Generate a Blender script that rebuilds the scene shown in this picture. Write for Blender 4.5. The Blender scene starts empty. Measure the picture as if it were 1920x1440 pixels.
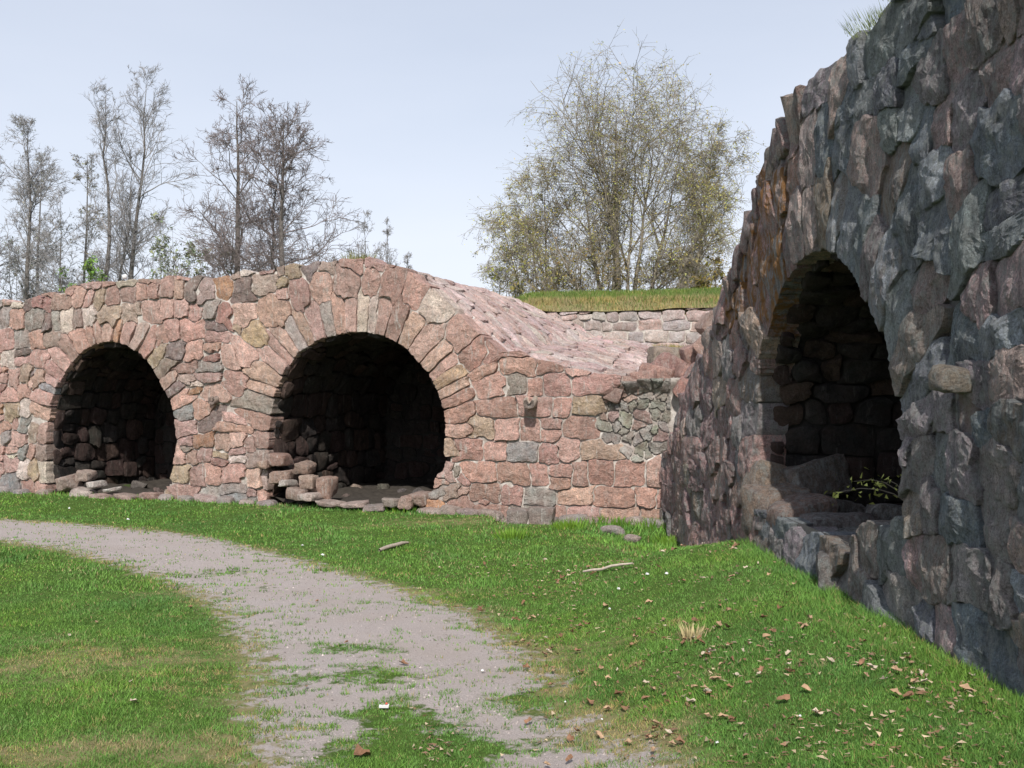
import bpy, math, random
import numpy as np
from mathutils import noise as mn, Vector

SC = bpy.context.scene
COL = SC.collection
rad = math.radians
F = 1850.0; HZ = 740.0; EYE = 1.6      # photograph's focal length and horizon, in its own pixels

# ------------------------------------------------------------------ camera
cam_d = bpy.data.cameras.new('camera'); cam = bpy.data.objects.new('camera', cam_d); COL.objects.link(cam)
cam.location = (0, 0, EYE); cam.rotation_euler = (rad(90), 0, 0)
cam_d.sensor_width = 36; cam_d.lens = 36 * F / 1920; cam_d.shift_y = 20 / 1920
cam_d.clip_start = 0.1; cam_d.clip_end = 2000
SC.camera = cam
SC.render.resolution_x = 1024; SC.render.resolution_y = 768
# ------------------------------------------------------------------ light
SUN_EL = rad(43); SUN_H = Vector((-0.05, -1.0)).normalized()     # horizontal direction towards the sun
SKY_STRENGTH = 0.105; SUN_STRENGTH = 4.3
w = bpy.data.worlds.new('World'); SC.world = w; w.use_nodes = True
nt = w.node_tree; nt.nodes.clear()
out = nt.nodes.new('ShaderNodeOutputWorld'); bg = nt.nodes.new('ShaderNodeBackground')
sky = nt.nodes.new('ShaderNodeTexSky'); sky.sky_type = 'NISHITA'; sky.sun_disc = False
sky.sun_elevation = SUN_EL
sky.sun_rotation = math.atan2(SUN_H.x, SUN_H.y)
sky.air_density = 1.1; sky.dust_density = 1.2; sky.ozone_density = 1.5
# thin milky veil over the whole sky
tc = nt.nodes.new('ShaderNodeTexCoord'); mp = nt.nodes.new('ShaderNodeMapping'); mp.inputs['Scale'].default_value = (1, 1, 4)
nz = nt.nodes.new('ShaderNodeTexNoise'); nz.inputs['Scale'].default_value = 1.3; nz.inputs['Detail'].default_value = 5
rm = nt.nodes.new('ShaderNodeMapRange'); rm.inputs['From Min'].default_value = .3; rm.inputs['From Max'].default_value = .7
rm.inputs['To Min'].default_value = .80; rm.inputs['To Max'].default_value = 1.0
mx = nt.nodes.new('ShaderNodeMix'); mx.data_type = 'RGBA'
mx.inputs['B'].default_value = (8.3, 8.7, 9.75, 1)
L = nt.links.new
L(tc.outputs['Generated'], mp.inputs['Vector']); L(mp.outputs[0], nz.inputs['Vector']); L(nz.outputs['Fac'], rm.inputs['Value'])
sx = nt.nodes.new('ShaderNodeSeparateXYZ'); L(tc.outputs['Generated'], sx.inputs[0])
el = nt.nodes.new('ShaderNodeMapRange'); L(sx.outputs['Z'], el.inputs['Value'])
for k_, v_ in zip(('From Min', 'From Max', 'To Min', 'To Max'), (.0, .5, 1.0, .5)): el.inputs[k_].default_value = v_
ml = nt.nodes.new('ShaderNodeMath'); ml.operation = 'MULTIPLY'; L(el.outputs[0], ml.inputs[0]); L(rm.outputs[0], ml.inputs[1])
L(ml.outputs[0], mx.inputs['Factor']); L(sky.outputs[0], mx.inputs['A']); L(mx.outputs['Result'], bg.inputs['Color'])
bg.inputs['Strength'].default_value = SKY_STRENGTH; L(bg.outputs[0], out.inputs[0])
sd = bpy.data.lights.new('sun', 'SUN'); so = bpy.data.objects.new('sun', sd); COL.objects.link(so)
sd.energy = SUN_STRENGTH; sd.angle = rad(0.6); sd.color = (1, .955, .88)
so.rotation_euler = Vector((SUN_H.x * math.cos(SUN_EL), SUN_H.y * math.cos(SUN_EL), math.sin(SUN_EL))).to_track_quat('Z', 'Y').to_euler()
SC.view_settings.view_transform = 'Standard'; SC.view_settings.look = 'None'
SC.view_settings.exposure = 0.12; SC.view_settings.gamma = 1; SC.view_settings.use_curve_mapping = False

rng = np.random.default_rng(7); random.seed(7)

# ------------------------------------------------------------------ helpers
def tag(o, label=None, cat=None, group=None, kind=None):
    if label: o['label'] = label
    if cat: o['category'] = cat
    if group: o['group'] = group
    if kind: o['kind'] = kind
    return o
def empty(name, loc, label, cat, group=None):
    o = bpy.data.objects.new(name, None); o.location = loc; COL.objects.link(o); o.empty_display_size = .2
    return tag(o, label, cat, group)
def mesh_np(name, V, Fc, mat, parent=None, smooth=True, col=None, attrs=None):
    """V (n,3); Fc: (m,k) array or list of such arrays"""
    me = bpy.data.meshes.new(name)
    if not isinstance(Fc, list): Fc = [Fc]
    Fc = [np.asarray(f, dtype=np.int32) for f in Fc if len(f)]
    V = np.asarray(V, dtype=np.float32)
    me.vertices.add(len(V)); me.vertices.foreach_set('co', V.ravel())
    loops = np.concatenate([f.ravel() for f in Fc]); tot = np.concatenate([np.full(len(f), f.shape[1], np.int32) for f in Fc])
    st = np.concatenate([[0], np.cumsum(tot)[:-1]]).astype(np.int32)
    me.loops.add(len(loops)); me.loops.foreach_set('vertex_index', loops)
    me.polygons.add(len(tot)); me.polygons.foreach_set('loop_start', st)
    try: me.polygons.foreach_set('loop_total', tot)
    except Exception: pass
    me.polygons.foreach_set('use_smooth', np.full(len(tot), smooth))
    if col is not None:
        a = me.color_attributes.new('col', 'FLOAT_COLOR', 'POINT'); c = np.ones((len(V), 4), np.float32)
        c[:] = col; a.data.foreach_set('color', c.ravel())
    if attrs:
        for k, v in attrs.items():
            a = me.attributes.new(k, 'FLOAT', 'POINT'); a.data.foreach_set('value', np.asarray(v, np.float32))
    me.update(calc_edges=True)
    if mat: me.materials.append(mat)
    o = bpy.data.objects.new(name, me); COL.objects.link(o)
    if parent:
        o.parent = parent; o.matrix_parent_inverse.identity()
        M = parent.matrix_basis
        o.location = -Vector(parent.location)
    return o
def sstep(a, b, x):
    t = np.clip((np.asarray(x, float) - a) / (b - a), 0, 1); return t * t * (3 - 2 * t)
class VN:                                                      # tileable value noise in 2-D, vectorised
    def __init__(s, seed): s.g = np.random.default_rng(seed).random((64, 64))
    def __call__(s, x, y):
        x = np.asarray(x, float); y = np.asarray(y, float)
        xi = np.floor(x).astype(int); yi = np.floor(y).astype(int); fx = x - xi; fy = y - yi
        fx = fx * fx * (3 - 2 * fx); fy = fy * fy * (3 - 2 * fy); g = s.g
        a = g[xi % 64, yi % 64]; b = g[(xi + 1) % 64, yi % 64]; c = g[xi % 64, (yi + 1) % 64]; d = g[(xi + 1) % 64, (yi + 1) % 64]
        return (a * (1 - fx) + b * fx) * (1 - fy) + (c * (1 - fx) + d * fx) * fy
    def f(s, x, y, o=4):
        r = 0; t = 0; a = 1.
        for i in range(o): r = r + a * s(x + 7.3 * i, y + 3.1 * i); t += a; a *= .55; x = x * 2.03; y = y * 2.03
        return r / t
N1, N2, N3 = VN(1), VN(2), VN(3)

# ------------------------------------------------------------------ materials
class G:
    def __init__(s, name, rough=.9, spec=.2):
        s.m = bpy.data.materials.new(name); s.m.use_nodes = True; s.t = s.m.node_tree
        s.b = s.t.nodes['Principled BSDF']; s.b.inputs['Roughness'].default_value = rough
        s.b.inputs['Specular IOR Level'].default_value = spec
        s.geo = s.t.nodes.new('ShaderNodeNewGeometry')
    def n(s, k): return s.t.nodes.new(k)
    def l(s, a, b): s.t.links.new(a, b)
    def pos(s, sc=(1, 1, 1), rot=(0, 0, 0)):
        m = s.n('ShaderNodeMapping'); m.inputs['Scale'].default_value = sc; m.inputs['Rotation'].default_value = rot
        s.l(s.geo.outputs['Position'], m.inputs['Vector']); return m.outputs[0]
    def noise(s, scale, detail=4, rough=.6, vec=None, dist=0):
        n = s.n('ShaderNodeTexNoise'); n.inputs['Scale'].default_value = scale; n.inputs['Detail'].default_value = detail
        n.inputs['Roughness'].default_value = rough; n.inputs['Distortion'].default_value = dist
        s.l(vec if vec is not None else s.geo.outputs['Position'], n.inputs['Vector']); return n.outputs['Fac']
    def rng(s, v, a, b, c, d):
        r = s.n('ShaderNodeMapRange'); s.l(v, r.inputs['Value'])
        for k, x in zip(('From Min', 'From Max', 'To Min', 'To Max'), (a, b, c, d)): r.inputs[k].default_value = x
        return r.outputs[0]
    def mix(s, f, a, b, mode='MIX'):
        m = s.n('ShaderNodeMix'); m.data_type = 'RGBA'; m.blend_type = mode
        for k, x in (('Factor', f), ('A', a), ('B', b)):
            if isinstance(x, (int, float)): m.inputs[k].default_value = x
            elif isinstance(x, tuple): m.inputs[k].default_value = (*x, 1)
            else: s.l(x, m.inputs[k])
        return m.outputs['Result']
    def math(s, op, a, b):
        m = s.n('ShaderNodeMath'); m.operation = op
        for i, x in enumerate((a, b)):
            if isinstance(x, (int, float)): m.inputs[i].default_value = x
            else: s.l(x, m.inputs[i])
        return m.outputs[0]
    def attr(s, name, out='Fac'):
        a = s.n('ShaderNodeAttribute'); a.attribute_name = name; return a.outputs[out]
    def out(s, col, bump=None, dist=.02, strength=.6):
        s.l(col, s.b.inputs['Base Color']) if not isinstance(col, tuple) else setattr(s.b.inputs['Base Color'], 'default_value', (*col, 1))
        if bump is not None:
            b = s.n('ShaderNodeBump'); b.inputs['Distance'].default_value = dist; b.inputs['Strength'].default_value = strength
            s.l(bump, b.inputs['Height']); s.l(b.outputs[0], s.b.inputs['Normal'])
        return s.m

def stone_mat(name, lichen, stain, bumpd, lcol=(.36, .36, .33), scol=(.05, .045, .045), wash=0, hcol=(.37, .235, .195)):
    g = G(name, .88, .25)
    c = g.attr('col', 'Color'); al = g.attr('col', 'Alpha')
    sp = g.rng(g.noise(85, 4, .8), .32, .68, .45, 1.5)
    c = g.mix(1.0, c, sp, 'MULTIPLY')
    c = g.mix(1.0, c, g.rng(g.noise(13, 5, .75), .33, .67, .70, 1.42), 'MULTIPLY')
    c = g.mix(1.0, c, g.rng(g.noise(1.1, 4, .6, g.pos((1.4, 1.4, .6))), .35, .62, .85, 1.16), 'MULTIPLY')
    hue = g.rng(g.noise(7, 4, .6), .35, .68, 0, .5)
    c = g.mix(hue, c, hcol, 'MIX')
    dk = g.rng(g.noise(30, 6, .8), .53, .66, 0, .6)
    c = g.mix(dk, c, (.07, .055, .05))
    st = g.rng(g.noise(2.3, 5, .65, g.pos((2.6, 2.6, .55)), .6), .5, .68, 0, stain)
    c = g.mix(st, c, scol)
    li = g.rng(g.noise(19, 8, .8, g.pos((1.2, 1.2, .6))), .47, .60, 0, lichen)
    c = g.mix(li, c, lcol)
    if wash:                                                    # lime run-off, pale vertical runs
        ws = g.rng(g.noise(6, 4, .7, g.pos((3, 3, .45))), .58, .7, 0, wash)
        c = g.mix(ws, c, (.55, .52, .48))
    ol = g.math('MULTIPLY', al, g.rng(g.noise(6, 5, .7, g.pos((1, 2.2, .6))), .46, .56, 0, 1))
    c = g.mix(ol, c, (.33, .15, .03))
    b = g.math('ADD', g.noise(26, 10, .78), g.math('MULTIPLY', g.noise(7, 3, .5), .9))
    return g.out(c, b, bumpd * 1.5, 1.)
M_PINK = stone_mat('pink_granite', .28, .2, .035, (.50, .46, .42), wash=.75)
M_GREY = stone_mat('lichened_granite', .7, .62, .06, (.38, .40, .385), (.05, .056, .068), wash=.3, hcol=(.17, .15, .155))
M_VAULT = stone_mat('shade_darkened_granite', .16, .75, .05, (.11, .11, .10), (.008, .007, .007), wash=.16, hcol=(.10, .065, .055))  # vault granite blackened: the interior's shade is painted into its colour
M_FAR = stone_mat('weathered_granite', .55, .25, .03, (.50, .47, .45), wash=.6)

def mortar_mat(name, a, b, dark):
    g = G(name, .95, .1)
    c = g.mix(g.rng(g.noise(11, 5, .7), .4, .62, 0, 1), a, b)
    c = g.mix(g.rng(g.noise(3, 4, .6), .45, .65, 0, .8), c, dark)
    return g.out(c, g.noise(40, 6, .7), .02, .8)
M_MORT = mortar_mat('lime_mortar', (.60, .56, .52), (.40, .36, .32), (.26, .21, .19))
M_MORTD = mortar_mat('dark_mortar', (.15, .145, .14), (.09, .085, .08), (.12, .12, .11))
M_MORTV = mortar_mat('shade_darkened_mortar', (.035, .032, .03), (.02, .018, .017), (.07, .065, .06))  # near-black vault mortar, carrying the interior shade in its colour

def ground_mat():
    g = G('lawn_and_gravel_path', .95, .1)
    p = g.attr('path'); d = g.attr('dry')
    pn = g.math('ADD', p, g.math('MULTIPLY', g.math('SUBTRACT', g.noise(8, 6, .75), .5), 1.5))
    pm = g.rng(pn, .42, .58, 0, 1)
    grass = g.mix(g.rng(g.noise(5, 5, .65), .35, .65, 0, 1), (.055, .105, .018), (.09, .15, .03))
    grass = g.mix(g.rng(g.noise(60, 3, .6), .35, .7, 0, .55), grass, (.035, .05, .015))
    dn = g.math('ADD', d, g.math('MULTIPLY', g.math('SUBTRACT', g.noise(9, 6, .75), .5), 1.9))
    grass = g.mix(g.rng(dn, .35, .85, 0, .85), grass, (.25, .21, .11))
    gr = g.mix(g.rng(g.noise(120, 3, .8), .3, .7, 0, 1), (.25, .22, .21), (.48, .42, .40))
    gr = g.mix(g.rng(g.noise(2.2, 5, .6), .4, .65, 0, .5), gr, (.33, .28, .25))
    gr = g.mix(g.rng(g.noise(210, 1, .5), .66, .72, 0, .5), gr, (.55, .5, .48))
    c = g.mix(pm, grass, gr)
    return g.out(c, g.math('ADD', g.noise(110, 4, .7), g.noise(12, 4, .6)), .012, .7)
M_GROUND = ground_mat()
g = G('grass_blade', .65, .3)
gc = g.mix(g.rng(g.noise(1.2, 3), .35, .65, .0, 1), g.attr('col', 'Color'), g.mix(1., g.attr('col', 'Color'), (1.25, 1.12, .8), 'MULTIPLY'))
M_GRASS = g.out(gc)
g.b.inputs['Subsurface Weight'].default_value = 0
def plain(name, c, rough=.8, var=.35, sc=30, bump=.01):
    g = G(name, rough, .25); k = g.rng(g.noise(sc, 4, .6), .3, .7, 1 - var, 1 + var)
    return g.out(g.mix(1., c, k, 'MULTIPLY'), g.noise(sc * 1.5, 4, .6), bump, .5)
M_BARKG = plain('grey_alder_bark', (.135, .12, .11), .9, .4, 6)
M_TWIG = plain('brown_twigs', (.20, .165, .16), .9, .3, 3)
M_TWIGF = plain('pale_grey_twigs', (.28, .265, .265), .9, .3, 3)
g = G('birch_bark', .8, .2)
M_BIRCH = g.out(g.mix(g.rng(g.noise(3, 4, .7, g.pos((1, 1, 3))), .52, .6, 0, .85), (.50, .47, .42), (.07, .06, .05)))
M_BTWIG = plain('birch_twigs', (.26, .225, .18), .9, .3, 3)
M_EARTH = plain('trodden_earth', (.055, .047, .04), .95, .35, 14, .03)  # earth darkened so the vault floors look deep in shade
M_LEAFB = plain('dry_leaf', (.22, .12, .07), .7, .4, 25)
M_LEAFT = plain('tan_leaf', (.36, .24, .15), .7, .35, 25)
M_LEAFP = plain('pale_dead_leaf', (.48, .40, .31), .7, .3, 25)
M_WOOD = plain('weathered_stick', (.36, .30, .25), .8, .25, 18)
M_WHITE = plain('white_paper', (.66, .66, .66), .6, .08, 20, .003)
M_RED = plain('red_print', (.6, .10, .07), .6, .1, 20, .003)
def attr_mat(name, rough=.6):
    g = G(name, rough, .25); return g.out(g.mix(1., g.attr('col', 'Color'), g.rng(g.noise(.9, 3), .3, .7, .75, 1.25), 'MULTIPLY'))
M_BUD = attr_mat('spring_buds')

# ------------------------------------------------------------------ stone tessellation
class Seed:
    __slots__ = ('u', 'v', 'a', 'hw', 'hh', 'kind', 'col', 'proud')
    def __init__(s, u, v, a, hw, hh, kind='stone', col=None, proud=None):
        s.u, s.v, s.a, s.hw, s.hh, s.kind, s.col, s.proud = u, v, a, hw, hh, kind, col, proud
def tess(u0, u1, v0, v1, res, seeds, maskf, warp=.03, wsc=5., p=12.):
    nu = int((u1 - u0) / res) + 1; nv = int((v1 - v0) / res) + 1
    U, V = np.meshgrid(u0 + np.arange(nu) * res, v0 + np.arange(nv) * res, indexing='ij')
    Uw = U + warp * (N1.f(U * wsc + 11, V * wsc, 3) - .5) * 2; Vw = V + warp * (N2.f(U * wsc, V * wsc + 31, 3) - .5) * 2
    Uw = Uw + .013 * (N3.f(U * 22, V * 22, 2) - .5) * 2; Vw = Vw + .013 * (N1.f(U * 22 + 5, V * 22, 2) - .5) * 2
    best = np.full(U.shape, 1.9); lab = np.full(U.shape, -1, np.int32)
    for i, s in enumerate(seeds):
        R = 1.9 * max(s.hw, s.hh) + .05
        i0 = max(0, int((s.u - R - u0) / res)); i1 = min(nu, int((s.u + R - u0) / res) + 2)
        j0 = max(0, int((s.v - R - v0) / res)); j1 = min(nv, int((s.v + R - v0) / res) + 2)
        if i0 >= i1 or j0 >= j1: continue
        du = Uw[i0:i1, j0:j1] - s.u; dv = Vw[i0:i1, j0:j1] - s.v
        c, sn = math.cos(s.a), math.sin(s.a)
        a = np.abs(du * c + dv * sn) / s.hw; b = np.abs(-du * sn + dv * c) / s.hh
        m = (a ** p + b ** p) ** (1 / p)
        k = m < best[i0:i1, j0:j1]
        best[i0:i1, j0:j1][k] = m[k]; lab[i0:i1, j0:j1][k] = i
    lab[~maskf(U, V)] = -1
    return U, V, lab
def stones(U, V, lab, u0, v0, res, seeds, surf, K=18, gap=.012, proud=(.02, .05), back=.12, rough=.012, rings=(1., .9, .62, .3), tilt=.10, area=.008, rnd=None):
    """yield (kind, verts, faces, seed, centre) for each stone; surf(u, v, off) -> (n,3)"""
    out = []
    flat = lab.ravel(); order = np.argsort(flat, kind='stable'); fl = flat[order]
    Uf = U.ravel()[order]; Vf = V.ravel()[order]
    st = np.searchsorted(fl, np.arange(len(seeds))); en = np.searchsorted(fl, np.arange(len(seeds)), side='right')
    th0 = np.arange(K) * 2 * math.pi / K
    ru = np.arange(1, 140) * res * .6
    for i, s in enumerate(seeds):
        if (en[i] - st[i]) * res * res < area: continue
        cu = Uf[st[i]:en[i]].mean(); cv = Vf[st[i]:en[i]].mean()
        gi = int(round((cu - u0) / res)); gj = int(round((cv - v0) / res))
        if not (0 <= gi < lab.shape[0] and 0 <= gj < lab.shape[1]): continue
        if lab[gi, gj] != i:
            q_ = np.argmin((Uf[st[i]:en[i]] - cu) ** 2 + (Vf[st[i]:en[i]] - cv) ** 2); cu = Uf[st[i] + q_]; cv = Vf[st[i] + q_]
        ang = np.arctan2(s.hh * np.sin(th0), s.hw * np.cos(th0)) + s.a
        pu = cu + np.outer(np.cos(ang), ru); pv = cv + np.outer(np.sin(ang), ru)
        ii = np.round((pu - u0) / res).astype(int); jj = np.round((pv - v0) / res).astype(int)
        ok = (ii >= 0) & (jj >= 0) & (ii < lab.shape[0]) & (jj < lab.shape[1])
        same = np.zeros(ok.shape, bool); same[ok] = lab[ii[ok], jj[ok]] == i
        cap_ = 2.1 * math.hypot(s.hw, s.hh); r = (same & (ru < cap_)[None]).sum(1) * res * .6
        r = np.maximum(r * .995, .8 * r + .1 * (np.roll(r, 1) + np.roll(r, -1)))
        r = np.maximum(r * (1 + rng.normal(0, .012, K)) - gap * (1 + .8 * rng.random(K)), .012)
        h0 = s.proud if s.proud is not None else rng.uniform(*proud)
        tx, ty = rng.normal(0, tilt, 2); mr = r.mean()
        fac = rng.normal(0, .3 * rough, K); pl = [(rng.normal(0, .10), rng.normal(0, .10), rng.uniform(0, .08) * min(mr, .22)) for _ in range(4)]
        vs = []; 
        def hgt(lu, lv, f):
            lu = np.asarray(lu); lv = np.asarray(lv)
            dome = (1 - f ** 4) * .03 * min(mr, .3) + np.minimum.reduce([a_ * lu + b_ * lv + c_ for a_, b_, c_ in pl])
            nzv = (N3.f((cu + lu) * 11 + i * 3.7, (cv + lv) * 11 + i, 4) - .5) * 2 * rough * 1.6
            return h0 + dome + tx * lu + ty * lv + nzv - (.005 * min(1, mr / .12) if f >= 1 else 0)
        c, sn = np.cos(ang), np.sin(ang)
        vs.append(surf(cu + r * c * 1.0, cv + r * sn * 1.0, np.full(K, -back)))
        for f in (rings[0],) + tuple(rings):
            rr = r * f; lu, lv = rr * c, rr * sn
            o = np.clip(hgt(lu, lv, f) + (fac * .6 if f >= .93 and f < 1 else 0), h0 - .026, h0 + .09)
            vs.append(surf(cu + lu, cv + lv, o))
        vs.append(surf(np.array([cu]), np.array([cv]), np.array([float(hgt(0., 0., 0.))])))
        Vt = np.concatenate(vs); nR = len(rings) + 2
        k = np.arange(K); k2 = (k + 1) % K; quads = []
        for q in [q for q in range(nR - 1) if q != 1]: quads.append(np.stack([q * K + k, q * K + k2, (q + 1) * K + k2, (q + 1) * K + k], 1))
        quads = np.concatenate(quads); tris = np.stack([(nR - 1) * K + k, (nR - 1) * K + k2, np.full(K, nR * K)], 1)
        # orientation
        a = Vt[(nR - 1) * K]; b = Vt[(nR - 1) * K + K // 4]; ctr = Vt[-1]; nrm = np.cross(a - ctr, b - ctr)
        outw = surf(np.array([cu]), np.array([cv]), np.array([1.]))[0] - surf(np.array([cu]), np.array([cv]), np.array([0.]))[0]
        if nrm.dot(outw) < 0: quads = quads[:, ::-1]; tris = tris[:, ::-1]
        out.append((s.kind, Vt, quads, tris, s, ctr, mr))
    return out
class Thing:
    def __init__(s, root): s.root = root; s.d = {}
    def add(s, lst, colf, mat):
        for kind, V, q, t, sd_, ctr, mr in lst:
            c = sd_.col if sd_.col is not None else colf(sd_, ctr)
            s.d.setdefault(kind, []).append((mr / max(1.5, float(np.linalg.norm(ctr - np.array([0, 0, EYE])))), V, q, t, c, mat))
    def finish(s, cap=290):
        for kind, ls in s.d.items():
            ls.sort(key=lambda e: -e[0])
            for e in ls[:cap]: mesh_np(kind, e[1], [e[2], e[3]], e[5], s.root, e[5] not in (M_GREY, M_PINK), e[4])
            rest = ls[cap:]
            mats = []
            for e in rest:
                if e[5] not in mats: mats.append(e[5])
            for m in mats:
                Vs, Q, T, C, o = [], [], [], [], 0
                for e in rest:
                    if e[5] is not m: continue
                    Vs.append(e[1]); Q.append(e[2] + o); T.append(e[3] + o); C.append(np.tile(np.array(e[4], np.float32), (len(e[1]), 1))); o += len(e[1])
                ob = mesh_np(kind + '_infill', np.concatenate(Vs), [np.concatenate(Q), np.concatenate(T)], m, s.root, m not in (M_GREY, M_PINK), np.concatenate(C)); ob['kind'] = 'stuff'
def grid_sheet(us, vs, pf, mask=None):
    U, V = np.meshgrid(us, vs, indexing='ij'); P = pf(U.ravel(), V.ravel()); nu, nv = U.shape
    i, j = np.meshgrid(np.arange(nu - 1), np.arange(nv - 1), indexing='ij'); a = (i * nv + j).ravel()
    f = np.stack([a, a + nv, a + nv + 1, a + 1], 1)
    if mask is not None:
        mk = mask(U, V); k = (mk[:-1, :-1] & mk[1:, :-1] & mk[1:, 1:] & mk[:-1, 1:]).ravel(); f = f[k]
    return P, f
def courses(u0, u1, v0, v1, w, h, jit=.25, rot=.12, keep=lambda u, v: True, kind='stone', wander=.06, oneper=.12):
    S = []; v = v0
    while v < v1:
        hh = h * random.uniform(.8, 1.25); u = u0 - random.random() * w
        while u < u1:
            ww = w * random.choice((.62, .8, .95, 1.05, 1.3, 1.55)) * random.uniform(.9, 1.1)
            cu = u + ww / 2; cv = v + hh / 2 + wander * (float(N2(cu * .9, v * .9 + 5)) - .5) * 2 + random.gauss(0, jit * hh * .35)
            if keep(cu, cv):
                if random.random() < oneper and hh > .2:            # split in two flat ones
                    for q in (-1, 1): S.append(Seed(cu, cv + q * hh / 4, random.gauss(0, rot), ww / 2, hh / 4, kind))
                else:
                    S.append(Seed(cu, cv, random.gauss(0, rot), ww / 2 * random.uniform(.92, 1.05), hh / 2 * random.uniform(.88, 1.15), kind))
            u += ww
        v += hh
    return S
def inpoly(poly, x, y):
    x = np.asarray(x, float); y = np.asarray(y, float); r = np.zeros(x.shape, bool); n = len(poly)
    for i in range(n):
        x1, y1 = poly[i]; x2, y2 = poly[(i + 1) % n]
        if y1 == y2: continue
        c = ((y1 > y) != (y2 > y)) & (x < (x2 - x1) * (y - y1) / (y2 - y1) + x1); r ^= c
    return r
def dpoly(pts, x, y):
    """distance to open polyline"""
    x = np.asarray(x, float); y = np.asarray(y, float); d = np.full(x.shape, 1e9)
    for (x1, y1), (x2, y2) in zip(pts[:-1], pts[1:]):
        dx, dy = x2 - x1, y2 - y1; t = np.clip(((x - x1) * dx + (y - y1) * dy) / (dx * dx + dy * dy + 1e-12), 0, 1)
        d = np.minimum(d, np.hypot(x - x1 - t * dx, y - y1 - t * dy))
    return d
class Curve:
    def __init__(s, pts):
        s.p = np.array(pts, float); d = np.hypot(*(s.p[1:] - s.p[:-1]).T); s.s = np.concatenate([[0], np.cumsum(d)]); s.L = s.s[-1]
    def at(s, a): return np.interp(a, s.s, s.p[:, 0]), np.interp(a, s.s, s.p[:, 1])
    def tan(s, a, e=.12):
        x1, y1 = s.at(np.asarray(a) - e); x2, y2 = s.at(np.asarray(a) + e); l = np.hypot(x2 - x1, y2 - y1) + 1e-9
        return (x2 - x1) / l, (y2 - y1) / l
def smooth_curve(pts, n=3):
    for _ in range(n):
        q = [pts[0]]
        for a, b in zip(pts[:-1], pts[1:]): q += [(a[0] * .75 + b[0] * .25, a[1] * .75 + b[1] * .25), (a[0] * .25 + b[0] * .75, a[1] * .25 + b[1] * .75)]
        q.append(pts[-1]); pts = q
    return pts
def ring(curve, a0, a1, width, thick, gap0=0., side=-1, kind='voussoir', cols=None):
    """voussoirs along the curve between arc lengths; outward normal of an arch run left>top>right is (-ty, tx)"""
    S = []; a = a0
    while a < a1:
        ww = width * random.uniform(.65, 1.45); c = min(a + ww / 2, a1); x, y = curve.at(c); tx, ty = curve.tan(c)
        th = thick * random.uniform(.85, 1.12); nx, ny = -ty, tx; o = gap0 + th / 2
        S.append(Seed(float(x + nx * o), float(y + ny * o), math.atan2(ty, tx) + random.gauss(0, .05), ww / 2, th / 2, kind)); a += ww
    return S

PAL = [((.41, .235, .19), 8), ((.34, .21, .175), 5), ((.45, .28, .23), 6), ((.32, .235, .195), 4), ((.26, .225, .205), 2), ((.36, .26, .18), 1.6), ((.37, .19, .11), 1.4), ((.52, .43, .35), 1.6), ((.31, .155, .13), 2), ((.21, .21, .20), 1), ((.16, .12, .11), 1)]
def pick(pal, tint=(1, 1, 1), v=.12, al=0.):
    r = random.random() * sum(k for _, k in pal)
    for c, k in pal:
        r -= k
        if r <= 0: break
    f = random.uniform(1 - 1.8 * v, 1 + 1.6 * v) * 1.32
    return (c[0] * f * tint[0] * .985, c[1] * f * tint[1] * random.uniform(1.0, 1.09), c[2] * f * tint[2] * random.uniform(1.02, 1.15), al)

# ------------------------------------------------------------------ ground
def gz(x, y):
    x = np.asarray(x, float); y = np.asarray(y, float)
    mound = .40 * sstep(.15, 1.75, x + .12 * (7 - y) * (y < 7) * .3) * sstep(9.6, 7.9, y)
    dip = -.13 * sstep(.6, 1.7, x) * sstep(8.9, 9.9, y) * sstep(12.4, 11.2, y)
    lump = .05 * (N1.f(x * .6 + 20, y * .6 + 9, 3) - .5) * sstep(1.2, 2.2, 15.2 - y - .36 * (x + 8) * .9 + .4) 
    und = .02 * (N2.f(x * 2.1 + 40, y * 2.1, 3) - .5)
    edge = .07 * sstep(1.3, .1, 13.0 - .387 * (x + 1.4) - y) * (x < -.2)
    return mound + dip + lump + und + edge
def fpx(px, py, z=0.):
    Y = (EYE - z) * F / (py - HZ); return ((px - 960) / F * Y, Y)
P_UP = [(-500, 950), (0, 975), (200, 985), (400, 1010), (560, 1050), (700, 1090), (850, 1140), (930, 1190), (1000, 1250), (1055, 1320), (1115, 1380), (1185, 1440), (1340, 1560), (1700, 1800)]
P_LO = [(-500, 985), (0, 1012), (150, 1035), (300, 1080), (380, 1110), (430, 1160), (480, 1230), (490, 1290), (462, 1320), (490, 1380), (480, 1440), (450, 1560), (380, 1800)]
PATH = [fpx(*p) for p in P_UP] + [fpx(*p) for p in P_LO[::-1]]
PU = [fpx(*p) for p in P_UP]; PL = [fpx(*p) for p in P_LO]
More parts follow.
